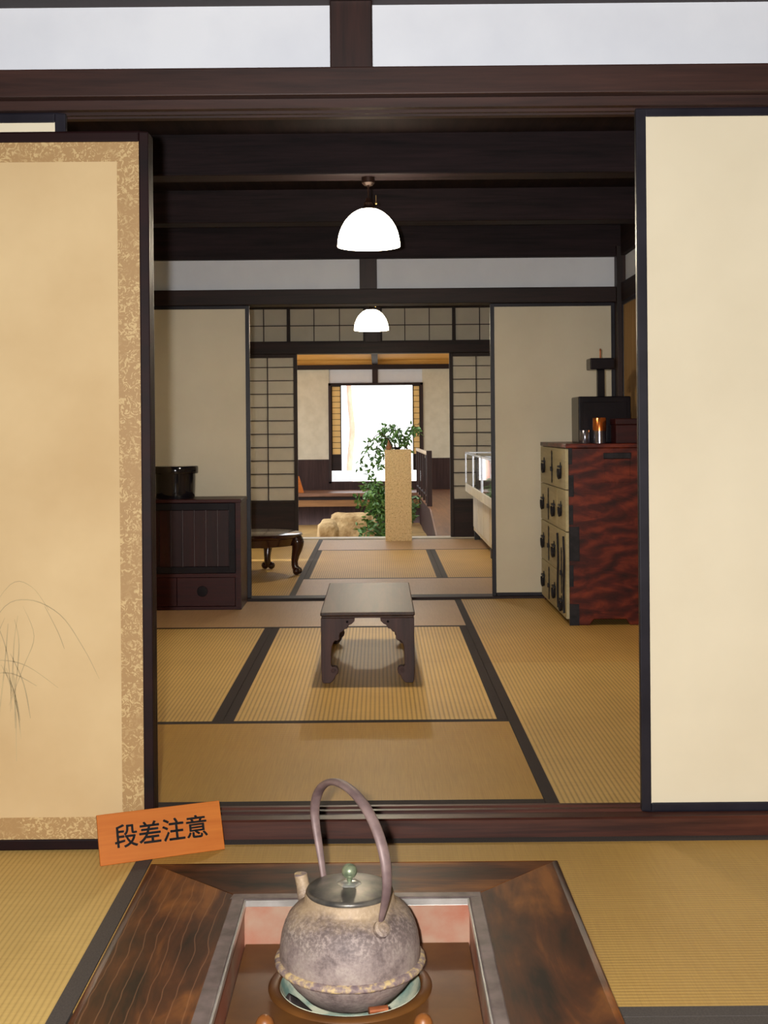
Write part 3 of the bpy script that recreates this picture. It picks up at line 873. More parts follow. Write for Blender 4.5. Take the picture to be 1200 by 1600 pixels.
# ------------------------------------------------------------------ low writing table
table_m = wood('dark_rosewood', rgb(42, 27, 20), rgb(76, 51, 38), 'Y', 0.45, 0.35, bmp=0.04)
table_z = wood('dark_rosewood_upright', rgb(46, 26, 23), rgb(78, 49, 43), 'Z', 0.45, 0.3, bmp=0.04)
TX, TY0, TY1, TZ = -0.045, 4.487, 5.352, 0.258
low = thing('writing_table', 'low dark writing table with bracketed scroll feet', 'low table', (TX, (TY0 + TY1) / 2, 0.0008))
hw, hl = 0.172, (TY1 - TY0) / 2
box(-hw, hw, -hl, hl, TZ - 0.014, TZ).build('tabletop', table_m, low, bevel=0.004, bseg=3)
box(-hw + 0.004, hw - 0.004, -hl + 0.003, hl - 0.003, TZ - 0.021, TZ - 0.014).build('tabletop_moulding', table_m, low, bevel=0.002)
H = TZ - 0.021
leg_pts = [(0.002, H), (0.126, H), (0.124, H - 0.012), (0.114, H - 0.022), (0.104, H - 0.026), (0.098, H - 0.038), (0.088, H - 0.041), (0.082, H - 0.050), (0.073, H - 0.053), (0.069, H - 0.064),
           (0.070, H - 0.076), (0.062, H - 0.084), (0.054, H - 0.082), (0.047, H - 0.090), (0.041, H - 0.106), (0.039, H - 0.130), (0.038, 0.066), (0.042, 0.060), (0.050, 0.062), (0.061, 0.058), (0.065, 0.046),
           (0.062, 0.035), (0.054, 0.027), (0.050, 0.016), (0.042, 0.006), (0.034, 0.0), (0.008, 0.0), (0.004, 0.012), (0.002, 0.07)]
for ye in (-hl + 0.004, hl - 0.034):
    for sx_ in (-1, 1):
        mb = MB().prism([(sx_ * (a - hw), z) for a, z in leg_pts], ye, ye + 0.030, 'Y')
        lo2 = mb.build('leg', table_z, low, bevel=0.002)
        yf = ye if ye < 0 else ye + 0.030
        pg = MB().ball((sx_ * (0.098 - hw), yf, H - 0.014), 0.0045, 12, 8)
        pg.build('peg', M['black_lacquer'], lo2, smooth=40)
        sc_ = MB().sweep([(sx_ * (0.046 + 0.0085 * (1 - q / 26) * cos(q * 0.5) - hw), yf, 0.044 + 0.0095 * (1 - q / 26) * sin(q * 0.5)) for q in range(20)], 0.0018, 6)
        sc_.build('foot_scroll', table_z, lo2)

# ------------------------------------------------------------------ pendant lamps
opal, nt, b = new_mat('lit_opal_glass')
b.inputs['Base Color'].default_value = (0.9, 0.85, 0.75, 1)
b.inputs['Roughness'].default_value = 0.25
b.inputs['Emission Color'].default_value = (1.0, 0.88, 0.66, 1)
b.inputs['Emission Strength'].default_value = 19.0
fit_m = mottled('dark_bronze_fitting', rgb(36, 24, 20), rgb(60, 40, 32), (20, 20, 20), rough=0.4, metal=0.5)
brass_m = mottled('small_brass_chain', rgb(150, 120, 70), rgb(190, 160, 100), (40, 40, 40), rough=0.35, metal=0.7)


def lamp(x, y, ztop, zdome, label):
    root = thing('pendant_lamp', label, 'lamp', (x, y, zdome), 0, 'white glass pendant lamps')
    zt_ = ztop - zdome
    MB().lathe([(0, zt_), (0.026, zt_), (0.026, zt_ - 0.022), (0.016, zt_ - 0.032), (0, zt_ - 0.032)], seg=28).build('ceiling_rose', fit_m, root, smooth=40)
    MB().cyl((0, 0, 0), 0.004, 0.185, zt_ - 0.03, 12).build('stem', fit_m, root)
    MB().lathe([(0, 0.19), (0.010, 0.19), (0.012, 0.178), (0.018, 0.172), (0.019, 0.158), (0.034, 0.150), (0.036, 0.1455), (0, 0.1455)], seg=28).build('lamp_holder', fit_m, root, smooth=40)
    out = [(0.1235 * sqrt(1 - (z / 0.152) ** 2), z) for z in (0.148, 0.143, 0.135, 0.125, 0.112, 0.096, 0.078, 0.058, 0.038, 0.018, 0.0)]
    inn = [((r - 0.0035), z - (0.004 if z > 0.1 else 0.0)) for r, z in reversed(out)]
    prof_ = out + inn
    MB().lathe(prof_, seg=56, closed=True).build('glass_shade', opal, root, smooth=60)
    MB().ball((0, 0, 0.062), 0.028, 16, 10, (1, 1, 1.2)).build('light_bulb', opal, root, smooth=60)
    ch = MB().cyl((0.030, -0.012, 0), 0.0012, 0.172, 0.20, 6)
    ch.ball((0.030, -0.012, 0.168), 0.005, 10, 6)
    ch.build('pull_chain', brass_m, root)
    ld = bpy.data.lights.new('lamp_light', 'POINT')
    ld.energy = LAMP_W
    ld.color = (1.0, 0.86, 0.64)
    ld.shadow_soft_size = 0.03
    lo3 = bpy.data.objects.new('lamp_light', ld)
    lo3.location = (x, y, zdome + 0.012)
    COL.objects.link(lo3)
    return root


LAMP_W = 30.0
lamp(-0.031, 4.865, 1.915, 1.643, 'lit white glass pendant lamp hanging in the middle room, the larger in view')
lamp(-0.043, 8.83, 2.25, 1.63, 'lit white glass pendant lamp hanging farther off in the rear room')

# ------------------------------------------------------------------ slatted chest, left
red_m = wood('dark_red_lacquered_wood', rgb(34, 7, 8), rgb(60, 15, 14), 'X', 0.42, 0.25, bmp=0.03)
red_z = wood('dark_red_lacquered_slats', rgb(26, 7, 9), rgb(46, 14, 14), 'Z', 0.42, 0.25, bmp=0.03)
groove_m = mottled('grey_panel_behind_slats', rgb(96, 80, 80), rgb(116, 98, 94), rough=0.5)
CW, CD, CH = 0.66, 0.30, 0.568
chest = thing('slatted_chest', 'low dark red chest with a slatted front, left of the middle opening', 'chest', (-0.712 - CW / 2, 6.352, 0.0016))
xl, xr = -CW / 2, CW / 2
cb = MB().box(xl, xr, 0.02, CD, 0, CH - 0.018).box(xl, xl + 0.026, 0, 0.02, 0, CH - 0.018).box(xr - 0.026, xr, 0, 0.02, 0, CH - 0.018)
cb.box(xl + 0.026, xr - 0.026, 0, 0.02, 0, 0.016).box(xl + 0.026, xr - 0.026, 0, 0.02, 0.168, 0.186)
cb.build('carcass', red_m, chest)
box(xl - 0.004, xr + 0.004, -0.006, CD, CH - 0.018, CH).build('chest_top', red_m, chest, bevel=0.003)
for k in range(2):
    x0 = xl + 0.028 + k * (CW - 0.056) / 2
    x1 = x0 + (CW - 0.056) / 2 - 0.003
    dw = box(x0, x1, 0.003, 0.02, 0.018, 0.166).build('drawer', red_m, chest, bevel=0.002)
    ca = Matrix.Translation(((x0 + x1) / 2 + (0.0 if k == 0 else -0.02), 0.002, 0.095)) @ Matrix.Rotation(radians(90), 4, 'X')
    MB().lathe([(0, 0.004), (0.026, 0.003), (0.028, 0.0), (0.028, -0.003)], seg=24).xform(ca).build('drawer_plate', M['black_lacquer'], dw, smooth=40)
fr = MB().box(xl + 0.028, xl + 0.060, 0.0, 0.02, 0.188, CH - 0.020).box(xr - 0.060, xr - 0.028, 0, 0.02, 0.188, CH - 0.020)
fr.box(xl + 0.060, xr - 0.060, 0, 0.02, 0.188, 0.222).box(xl + 0.060, xr - 0.060, 0, 0.02, CH - 0.056, CH - 0.020)
sd = fr.build('slatted_door', M['black_lacquer'], chest, bevel=0.002)
box(xl + 0.058, xr - 0.058, 0.012, 0.0195, 0.22, CH - 0.055).build('door_backing', groove_m, sd)
ns = 9
for k in range(ns):
    p = (xr - xl - 0.12) / ns
    x0 = xl + 0.060 + k * p
    box(x0 + 0.002, x0 + p - 0.002, 0.004, 0.013, 0.222, CH - 0.056).build('slat', red_z, sd, bevel=0.0015)
# black lidded tub on the chest
tub = thing('lacquer_tub', 'round black lacquered lidded tub standing on the slatted red chest', 'tub', (-1.070, 6.50, CH))
MB().lathe([(0, 0.001), (0.098, 0.001), (0.100, 0.006), (0.102, 0.03), (0.105, 0.135), (0, 0.135)], seg=56).build('tub_body', M['gloss_lacquer'], tub, smooth=40)
MB().lathe([(0.107, 0.132), (0.118, 0.132), (0.120, 0.136), (0.120, 0.166), (0.116, 0.171), (0, 0.173)], seg=56).build('tub_lid', M['gloss_lacquer'], tub, smooth=40)

# ------------------------------------------------------------------ chest of drawers, right
tm, nt, b = new_mat('figured_red_zelkova')
w = nt.nodes.new('ShaderNodeTexWave')
w.bands_direction = 'Z'
w.inputs['Scale'].default_value = 3.2
w.inputs['Distortion'].default_value = 9.0
w.inputs['Detail'].default_value = 4.0
w.inputs['Detail Scale'].default_value = 1.2
nt.links.new(coords(nt, (1.0, 1.0, 1.5), (0, radians(24), 0)), w.inputs['Vector'])
f2 = nz(nt, coords(nt, (7, 7, 20), (0, radians(20), 0)), 1.0, 6.0, 0.6, 1.0)
hh = math_node(nt, 'ADD', math_node(nt, 'MULTIPLY', w.outputs['Fac'], 0.22), math_node(nt, 'MULTIPLY', f2, 0.85))
nt.links.new(ramp(nt, hh, [(0.30, rgb(30, 9, 8)), (0.54, rgb(78, 23, 13)), (0.78, rgb(122, 48, 24))]), b.inputs['Base Color'])
b.inputs['Roughness'].default_value = 0.38
b.inputs['Specular IOR Level'].default_value = 0.3
front_m = wood('pale_drawer_front', rgb(164, 152, 116), rgb(186, 174, 136), 'Y', 0.5, 0.3, bmp=0.05)
iron_m = mottled('black_iron_fittings', (0.010, 0.009, 0.012, 1), (0.022, 0.020, 0.024, 1), (30, 30, 30), rough=0.5, metal=0.0, spec=0.2)
DX0, DX1, DY0, DY1, DH = 0.872, 1.312, 5.755, 6.655, 0.846
tansu = thing('chest_of_drawers', 'tall red figured-wood chest of drawers with black iron fittings, right side', 'chest of drawers', ((DX0 + DX1) / 2, (DY0 + DY1) / 2, 0.0008))
ax, ay = (DX1 - DX0) / 2, (DY1 - DY0) / 2
cs = MB()
# carcass with a notch cut in the foot of the side facing the camera
side_pts = [(-ax + 0.014, 0), (-0.115, 0), (-0.095, 0.028), (0.055, 0.028), (0.075, 0), (ax, 0), (ax, DH - 0.02), (-ax + 0.014, DH - 0.02)]
cs.prism(side_pts, -ay, -ay + 0.025, 'Y').prism(side_pts, ay - 0.025, ay, 'Y')
cs.box(-ax + 0.014, ax, -ay + 0.025, ay - 0.025, 0.03, DH - 0.02)
cs.build('carcass', tm, tansu, bevel=0.003)
box(-ax, ax, -ay - 0.004, ay, DH - 0.02, DH).build('chest_top', tm, tansu, bevel=0.003)
# drawers on the face turned to the left
rows = [(0.028, 0.222), (0.226, 0.432), (0.436, 0.628), (0.632, 0.822)]


def handle_mb(y, z, sc=1.0):
    sc *= 1.3
    mb = MB()
    X = -ax - 0.001
    q = []
    for i in range(16):
        t = 2 * pi * i / 16
        rr = 0.021 * sc * (1.0 if sin(t) > -0.3 else 0.82)
        q.append((y + rr * cos(t) * 1.05, z - 0.026 * sc + rr * 1.15 * sin(t)))
    mb.prism(q, X - 0.003, X, 'X')
    ring = [(X - 0.010, y + 0.024 * sc * cos(t), z - 0.018 * sc + 0.026 * sc * sin(t)) for t in [radians(20 - 220 * i / 12) for i in range(13)]]
    mb.sweep(ring, 0.0042 * sc, 8)
    mb.box(X - 0.012, X, y - 0.026 * sc, y + 0.026 * sc, z - 0.006, z + 0.004)
    mb.prism([(y - 0.008, z + 0.004), (y + 0.008, z + 0.004), (y, z + 0.020)], X - 0.004, X, 'X')
    return mb


def lock_mb(y, z, h):
    X = -ax - 0.001
    pts = []
    for i in range(13):
        t = i / 12
        ww = 0.006 + 0.020 * max(0, 1 - abs(t - 0.42) / 0.16) + 0.006 * (1 if i % 2 else 0)
        pts.append((ww * (0.3 if i in (0, 12) else 1), z - h / 2 + h * t))
    poly = [(y + a, zz) for a, zz in pts] + [(y - a, zz) for a, zz in reversed(pts)]
    mb = MB().prism(poly, X - 0.003, X, 'X')
    mb.box(X - 0.009, X, y - 0.010, y + 0.010, z - 0.022, z)
    return mb


for k, (z0, z1) in enumerate(rows):
    yb = ay - 0.012
    yf = -ay + 0.014
    split = None if k in (3, 0) else -0.16
    if k == 1 or k == 2:
        spans = [(split + 0.002, yb, True)] + ([(yf, split - 0.002, False)] if k == 2 else [])
    else:
        spans = [(yf if k == 3 else -0.16, yb, True)]
    for (s0, s1, wide) in spans:
        d = box(-ax, -ax + 0.016, s0, s1, z0, z1).build('drawer', front_m, tansu, bevel=0.0015)
        zc = (z0 + z1) / 2
        if wide:
            L = s1 - s0
            handle_mb(s0 + L * 0.16, zc + 0.02 - 0.01).build('drawer_pull', iron_m, d)
            handle_mb(s0 + L * 0.82, zc + 0.02).build('drawer_pull', iron_m, d)
            lock_mb(s0 + L * 0.50, zc, (z1 - z0) * 0.86).build('lock_plate', iron_m, d)
        else:
            handle_mb((s0 + s1) / 2, zc + 0.02, 0.9).build('drawer_pull', iron_m, d)
# small barred door at the lower near corner
dd = box(-ax, -ax + 0.016, -ay + 0.014, -0.164, 0.028, 0.432).build('small_door', front_m, tansu, bevel=0.0015)
bars = MB()
for yy in (-0.40, -0.205):
    bars.sweep([(-ax - 0.006, yy + 0.012 * sin(q * 0.7), 0.05 + 0.036 * q) for q in range(11)], 0.005, 8)
bars.build('door_bar', iron_m, dd)
lock_mb(-0.30, 0.24, 0.22).build('lock_plate', iron_m, dd)
handle_mb(-0.30, 0.10, 0.9).build('drawer_pull', iron_m, dd)
for z0, z1, wv in ((0.75, 0.84, 0.018), (0.60, 0.70, 0.024), (0.47, 0.56, 0.020), (0.30, 0.46, 0.048), (0.18, 0.28, 0.020), (0.0, 0.10, 0.045)):
    MB().box(-ax + 0.012, -ax + 0.012 + wv, -ay - 0.0025, -ay + 0.001, z0, z1).build('corner_iron', iron_m, tansu, bevel=0.001)
MB().box(-0.045, 0.085, -ay - 0.006, -ay + 0.001, 0.775, 0.803).build('carrying_handle', iron_m, tansu, bevel=0.003)
MB().box(-0.040, 0.080, -ay - 0.002, -ay + 0.001, 0.665, 0.775).build('handle_panel', tm, tansu, bevel=0.001)

# candle stand, canister and small box on top of the chest of drawers
cstand = thing('candle_stand', 'black lacquered candle stand with boxed base on the chest of drawers', 'candle stand', (1.105, 6.13, DH))
box(-0.128, 0.128, -0.11, 0.11, 0.0, 0.228).build('base_box', M['black_lacquer'], cstand, bevel=0.006, bseg=3)
box(-0.108, 0.108, -0.113, -0.109, 0.02, 0.20).build('base_drawer', M['black_lacquer'], cstand, bevel=0.002)
box(-0.018, 0.018, -0.018, 0.018, 0.228, 0.362).build('pole', M['black_lacquer'], cstand, bevel=0.003)
box(-0.060, 0.060, -0.060, 0.060, 0.362, 0.418).build('candle_tray', M['black_lacquer'], cstand, bevel=0.005)
MB().lathe([(0.004, 0.418), (0.0035, 0.455), (0.005, 0.458), (0.002, 0.468), (0, 0.469)], seg=12).build('candle_spike', M['copper_tube'], cstand)
copper_m = mottled('polished_copper', rgb(200, 110, 50), rgb(220, 136, 74), (30, 30, 30), rough=0.22, metal=0.9)
pewter_m = mottled('polished_pewter', rgb(120, 118, 130), rgb(160, 158, 168), (30, 30, 30), rough=0.2, metal=0.9)
can = thing('tea_canister', 'small metal canister with copper lid, front edge of the chest of drawers', 'canister', (1.060, 5.92, DH))
MB().lathe([(0, 0), (0.031, 0), (0.031, 0.060), (0, 0.060)], seg=36).build('canister_body', pewter_m, can, smooth=40)
MB().lathe([(0.0, 0.060), (0.0325, 0.060), (0.0325, 0.120), (0.031, 0.123), (0, 0.124)], seg=36).build('canister_lid', copper_m, can, smooth=40)
cup = MB().lathe([(0, 0.0), (0.024, 0.0), (0.026, 0.004), (0.026, 0.062), (0.024, 0.065), (0.023, 0.062), (0.023, 0.006), (0, 0.006)], seg=32).build('metal_cup', pewter_m, None, (0.992, 5.93, DH), smooth=40)
tag(cup, 'short dark metal cup left of the copper-lidded canister', 'cup')
bx = thing('wooden_box', 'red-brown wooden box beside the candle stand', 'box', (1.215, 5.90, DH))
box(-0.093, 0.093, -0.07, 0.07, 0.0, 0.088).build('box_body', red_m, bx, bevel=0.003)
box(-0.096, 0.096, -0.073, 0.073, 0.088, 0.118).build('box_lid', red_m, bx, bevel=0.004)

# ------------------------------------------------------------------ round low table in the rear room
rt_m = mottled('dark_polished_table_wood', rgb(40, 18, 14), rgb(62, 28, 20), (6, 6, 3), rough=0.14, spec=0.6, coat=0.5)
rt = thing('round_table', 'round polished dark low table with curved scroll legs, behind the left door', 'low table', (-0.796, 7.92, 0.0008))
MB().lathe([(0, 0.236), (0.285, 0.236), (0.300, 0.243), (0.305, 0.252), (0.300, 0.262), (0.290, 0.266), (0.0, 0.266)], seg=72).build('tabletop', rt_m, rt, smooth=40)
MB().lathe([(0.246, 0.186), (0.266, 0.190), (0.280, 0.236), (0.246, 0.236)], seg=64, closed=True).build('apron', rt_m, rt, smooth=40)
for az in (-12, 78, 168, 258):
    t = radians(az)
    d = Vector((cos(t), sin(t), 0))
    s = Vector((-sin(t), cos(t), 0))
    pr = [(0.272, 0.232), (0.282, 0.205), (0.280, 0.170), (0.268, 0.120), (0.262, 0.080), (0.266, 0.050), (0.280, 0.028)]
    rd = [0.040, 0.042, 0.034, 0.025, 0.021, 0.022, 0.026]
    P = smooth_path([(d.x * r, d.y * r, z) for r, z in pr], 4)
    R = []
    for i in range(len(rd) - 1):
        R += [rd[i] + (rd[i + 1] - rd[i]) * k / 4 for k in range(4)]
    R.append(rd[-1])
    lg = MB().sweep(P, R, 14, 0.9)
    c = Vector((d.x * 0.280, d.y * 0.280, 0.025))
    for q in (-1, 1):
        lg.ball(tuple(c + s * (0.022 * q)), 0.0245, 14, 10)
    lg.build('leg', rt_m, rt, smooth=50)

# ------------------------------------------------------------------ display cases
white_m = mottled('white_painted_case', rgb(212, 204, 184), rgb(226, 218, 200), (5, 5, 5), rough=0.45)
cream_m = mottled('cream_case_panel', rgb(206, 192, 158), rgb(220, 206, 174), (5, 5, 5), rough=0.55)
alu_m = mottled('aluminium_case_trim', rgb(196, 200, 210), rgb(214, 218, 228), (20, 20, 20), rough=0.3, metal=0.6)
glass, nt, b = new_mat('case_glass')
b.inputs['Base Color'].default_value = (0.92, 0.96, 0.96, 1)
b.inputs['Roughness'].default_value = 0.03
b.inputs['Transmission Weight'].default_value = 1.0
b.inputs['IOR'].default_value = 1.45
foot_m = mottled('black_rubber_foot', (0.01, 0.01, 0.012, 1), (0.02, 0.02, 0.022, 1), rough=0.6)
jar_m = mottled('green_glazed_ceramic', rgb(84, 100, 74), rgb(110, 124, 92), (20, 20, 20), rough=0.25)


def case(y0, y1, label):
    root = thing('display_case', label, 'display case', (0.72, y0, 0.0008), 0, 'glass display cases')
    L, W = y1 - y0, 0.56
    zb0, zb1, zt_ = 0.40, 0.47, 0.725
    box(0.066, W, 0.02, L - 0.02, 0.075, zb0).build('cabinet', cream_m, root, bevel=0.003)
    pn = MB()
    for k in range(3):
        a = 0.04 + k * (L - 0.08) / 3
        pn.box(0.060, 0.067, a + 0.02, a + (L - 0.08) / 3 - 0.02, 0.11, zb0 - 0.02)
    pn.build('cabinet_panel', white_m, root, bevel=0.002)
    box(0.0, W, 0.0, L, zb0, zb1).build('plinth', white_m, root, bevel=0.004)
    t = 0.016
    fr_ = MB()
    for xx in (0, W - t):
        for yy in (0, L * 0.5 - t / 2, L - t):
            fr_.box(xx, xx + t, yy, yy + t, zb1, zt_)
        fr_.box(xx, xx + t, 0, L, zt_ - 0.014, zt_)
    fr_.box(0, W, 0, t, zt_ - 0.014, zt_).box(0, W, L - t, L, zt_ - 0.014, zt_)
    fr_.build('case_frame', alu_m, root)
    for (p0, p1) in ((t, L * 0.5 - t / 2), (L * 0.5 + t / 2, L - t)):
        box(0.006, 0.010, p0, p1, zb1, zt_ - 0.014).build('glass_pane', glass, root)
    box(t, W - t, 0.006, 0.010, zb1, zt_ - 0.014).build('glass_pane', glass, root)
    box(t, W - t, t, L - t, zt_ - 0.010, zt_ - 0.006).build('glass_top', glass, root)
    for xx in (0.07, W - 0.05):
        for yy in (0.03, L - 0.07):
            box(xx, xx + 0.045, yy, yy + 0.045, 0.0, 0.077).build('foot', foot_m, root)
    return root


case(8.70, 10.28, 'white glass-topped display case near the courtyard lattice screen')
case(7.06, 8.67, 'white glass-topped display case mostly hidden behind the right door')

# ------------------------------------------------------------------ pedestal at the courtyard edge
ped_m, nt, b = new_mat('speckled_tan_board')
s1 = nz(nt, coords(nt, (70, 70, 70)), 1.0, 4.0, 0.7)
s2 = nz(nt, coords(nt, (160, 160, 90)), 1.0, 2.0)
nt.links.new(mix_col(nt, ramp(nt, s2, [(0.60, (0, 0, 0, 1)), (0.66, (1, 1, 1, 1))]), ramp(nt, s1, [(0.35, rgb(214, 184, 134)), (0.65, rgb(238, 216, 172))]), rgb(130, 96, 58)), b.inputs['Base Color'])
b.inputs['Roughness'].default_value = 0.7
ped = box(-0.109, 0.109, 0, 0.20, 0, 0.752).build('display_pedestal', ped_m, None, (0.161, 10.155, 0), bevel=0.002)
tag(ped, 'tall speckled tan pedestal standing at the courtyard edge', 'pedestal')
orn = thing('small_ornament', 'small brown gourd-shaped ornament on the speckled pedestal', 'ornament', (0.085, 10.22, 0.752))
MB().lathe([(0, 0), (0.016, 0), (0.024, 0.012), (0.024, 0.026), (0.012, 0.040), (0.013, 0.052), (0.007, 0.062), (0.003, 0.078), (0, 0.079)], seg=24).build('ornament_body', mottled('brown_clay', rgb(150, 96, 60), rgb(176, 120, 80), rough=0.6), orn, smooth=50)
dish = MB().lathe([(0, 0), (0.018, 0), (0.040, 0.016), (0.042, 0.020), (0.036, 0.017), (0, 0.006)], seg=28).build('small_dish', iron_m, None, (0.155, 10.24, 0.752), smooth=50)
tag(dish, 'shallow dark dish beside the gourd ornament on the pedestal', 'dish')

# ------------------------------------------------------------------ courtyard
ZG = -0.46
earth_m = mottled('sandy_garden_earth', rgb(150, 122, 74), rgb(186, 156, 100), (3, 3, 3), rough=0.95, bmp=0.4, bscale=12, bdist=0.02)
gr = MB()
nx, ny = 40, 40
gv = []
for j in range(ny + 1):
    for i in range(nx + 1):
        x, y = -6 + 7.4 * i / nx, 10.5 + 7.5 * j / ny
        gv.append((x, y, ZG + 0.03 * noise.noise(Vector((x * 1.4, y * 1.4, 0)))))
gr.add(gv, [(j * (nx + 1) + i, j * (nx + 1) + i + 1, (j + 1) * (nx + 1) + i + 1, (j + 1) * (nx + 1) + i) for j in range(ny) for i in range(nx)])
struct(gr.build('ground', earth_m, smooth=80), 'sandy earth of the small courtyard', 'ground')
gravel_m = mottled('pale_gravel', rgb(225, 220, 205), rgb(240, 236, 226), (40, 40, 40), rough=0.95)
sbox('ground', gravel_m, -8, 8, 19.3, 34, -0.55, -0.47, 'bright pale ground beyond the far building', 'ground')
sbox('wall_court', M['far_wainscot'], LX - 0.1, RX + 0.1, 10.44, 10.52, -0.5, -0.045, 'board face under the courtyard sill', 'wall')
sbox('shade_eave', M['ceiling_wood'], -3.0, 2.6, 10.50, 11.8, 2.20, 2.26, 'unseen eave shading the near side of the courtyard', 'roof')  # unseen eave, put in to limit the sky light on the court

rock_m = mottled('tan_garden_stone', rgb(150, 118, 76), rgb(206, 176, 128), (6, 6, 6), rough=0.9, bmp=0.6, bscale=5, bdist=0.03)


def rock(label, c, size, seed, group):
    bm = bmesh.new()
    bmesh.ops.create_icosphere(bm, subdivisions=4, radius=1.0)
    for v_ in bm.verts:
        p = v_.co.copy()
        n_ = noise.fractal(p * 1.3 + Vector((seed, 0, 0)), 1.0, 2.0, 4)
        k_ = 1 + 0.30 * n_
        q = Vector((p.x * k_, p.y * k_, p.z * k_))
        q.x = math.copysign(abs(q.x) ** 0.55, q.x)
        q.z = math.copysign(abs(q.z) ** 0.4, q.z)
        v_.co = Vector((q.x * size[0], q.y * size[1], max(q.z, -0.5) * size[2] + size[2] * 0.5))
    me_ = bpy.data.meshes.new('garden_rock')
    bm.to_mesh(me_)
    bm.free()
    me_.materials.append(rock_m)
    me_.polygons.foreach_set('use_smooth', [True] * len(me_.polygons))
    o_ = bpy.data.objects.new('garden_rock', me_)
    o_.location = c
    COL.objects.link(o_)
    return tag(o_, label, 'rock', group)


rock('large tan garden rock with a flat top left of the leafy bush', (-0.32, 14.3, ZG - 0.02), (0.29, 0.20, 0.30), 2.0, 'courtyard rocks')
rock('lower tan rock on the left end of the flat-topped rock', (-0.57, 13.75, ZG - 0.02), (0.12, 0.13, 0.26), 7.3, 'courtyard rocks')
rock('low flat stone lying in front of the large garden rock', (-0.36, 12.7, ZG - 0.03), (0.30, 0.16, 0.10), 4.1, 'courtyard rocks')

leaf_m = mottled('dark_green_leaf', rgb(56, 92, 40), rgb(118, 158, 80), (30, 30, 30), rough=0.45, lo=0.4, hi=0.65)
twig_m = mottled('brown_twig_bark', rgb(70, 52, 40), rgb(100, 78, 60), (20, 20, 20), rough=0.8)


def leaf(mb, p, d, L, w, rng_):
    d = d.normalized()
    s = d.cross(Vector((rng_.uniform(-1, 1), rng_.uniform(-1, 1), rng_.uniform(0.2, 1)))).normalized()
    nrm = s.cross(d)
    vs = [p, p + d * L * 0.35 + s * w + nrm * 0.003, p + d * L * 0.7 + s * w * 0.8, p + d * L - nrm * 0.006, p + d * L * 0.7 - s * w * 0.8, p + d * L * 0.35 - s * w + nrm * 0.003]
    mb.add(vs, [(0, 1, 2, 3), (0, 3, 4, 5)])


shrub = thing('garden_shrub', 'leafy green shrub with long arching branches behind the pedestal', 'shrub', (0.16, 13.0, ZG))
rng = random.Random(11)
stems, leaves = MB(), MB()
# dense lower mass
for k in range(40):
    a = rng.uniform(0, 2 * pi)
    R0 = rng.uniform(0.03, 0.36)
    tip_ = Vector((cos(a) * R0 - 0.06, sin(a) * R0 * 0.7, rng.uniform(0.34, 0.84)))
    mid_ = Vector((tip_.x * 0.45, tip_.y * 0.45, tip_.z * 0.7))
    P = smooth_path([(0, 0, 0.02), mid_, tip_], 5)
    stems.sweep([tuple(p) for p in P], [0.006 - 0.004 * i / len(P) for i in range(len(P))], 5)
    for i in range(3, len(P)):
        for q in range(7):
            d = Vector((rng.uniform(-1, 1), rng.uniform(-1, 1), rng.uniform(-0.7, 0.5)))
            leaf(leaves, P[i] + Vector((rng.uniform(-.05, .05), rng.uniform(-.05, .05), rng.uniform(-.06, .04))), d, rng.uniform(0.055, 0.095), rng.uniform(0.012, 0.020), rng)
# long arching branches
for pts in ([(0, 0, 0.1), (0.05, 0, 0.7), (0.0, 0.02, 1.15), (-0.14, 0.02, 1.33), (-0.27, 0.0, 1.20), (-0.35, 0, 1.00)],
            [(0, 0, 0.1), (0.06, 0.05, 0.8), (0.02, 0.05, 1.2), (-0.08, 0.06, 1.28), (-0.18, 0.06, 1.15), (-0.26, 0.05, 0.92)],
            [(0, 0, 0.1), (0.08, 0, 0.8), (0.06, 0.04, 1.2), (0.02, 0.03, 1.38), (-0.05, 0.02, 1.42), (-0.12, 0.02, 1.38)],
            [(0, 0, 0.1), (0.10, -0.02, 0.7), (0.14, 0, 1.2), (0.20, 0.0, 1.40), (0.26, 0.0, 1.38)],
            [(0, 0, 0.1), (0.08, 0.03, 0.8), (0.12, 0.02, 1.2), (0.08, 0, 1.34), (0.0, 0, 1.36)],
            [(0, 0, 0.1), (0.06, -0.03, 0.8), (0.0, -0.05, 1.1), (-0.10, -0.04, 1.12), (-0.18, -0.05, 0.98)]):
    P = smooth_path(pts, 7)
    n = len(P)
    stems.sweep([tuple(p) for p in P], [0.009 - 0.0075 * i / n for i in range(n)], 6)
    for i in range(n // 2 - 2, n):
        for q in range(4):
            d = Vector((rng.uniform(-1, 1), rng.uniform(-0.6, 0.6), rng.uniform(-1.2, 0.4)))
            leaf(leaves, P[i] + Vector((rng.uniform(-.03, .03), rng.uniform(-.03, .03), rng.uniform(-.05, .02))), d, rng.uniform(0.05, 0.08), rng.uniform(0.011, 0.017), rng)
stems.build('branches', twig_m, shrub, smooth=60)
leaves.build('foliage', leaf_m, shrub)

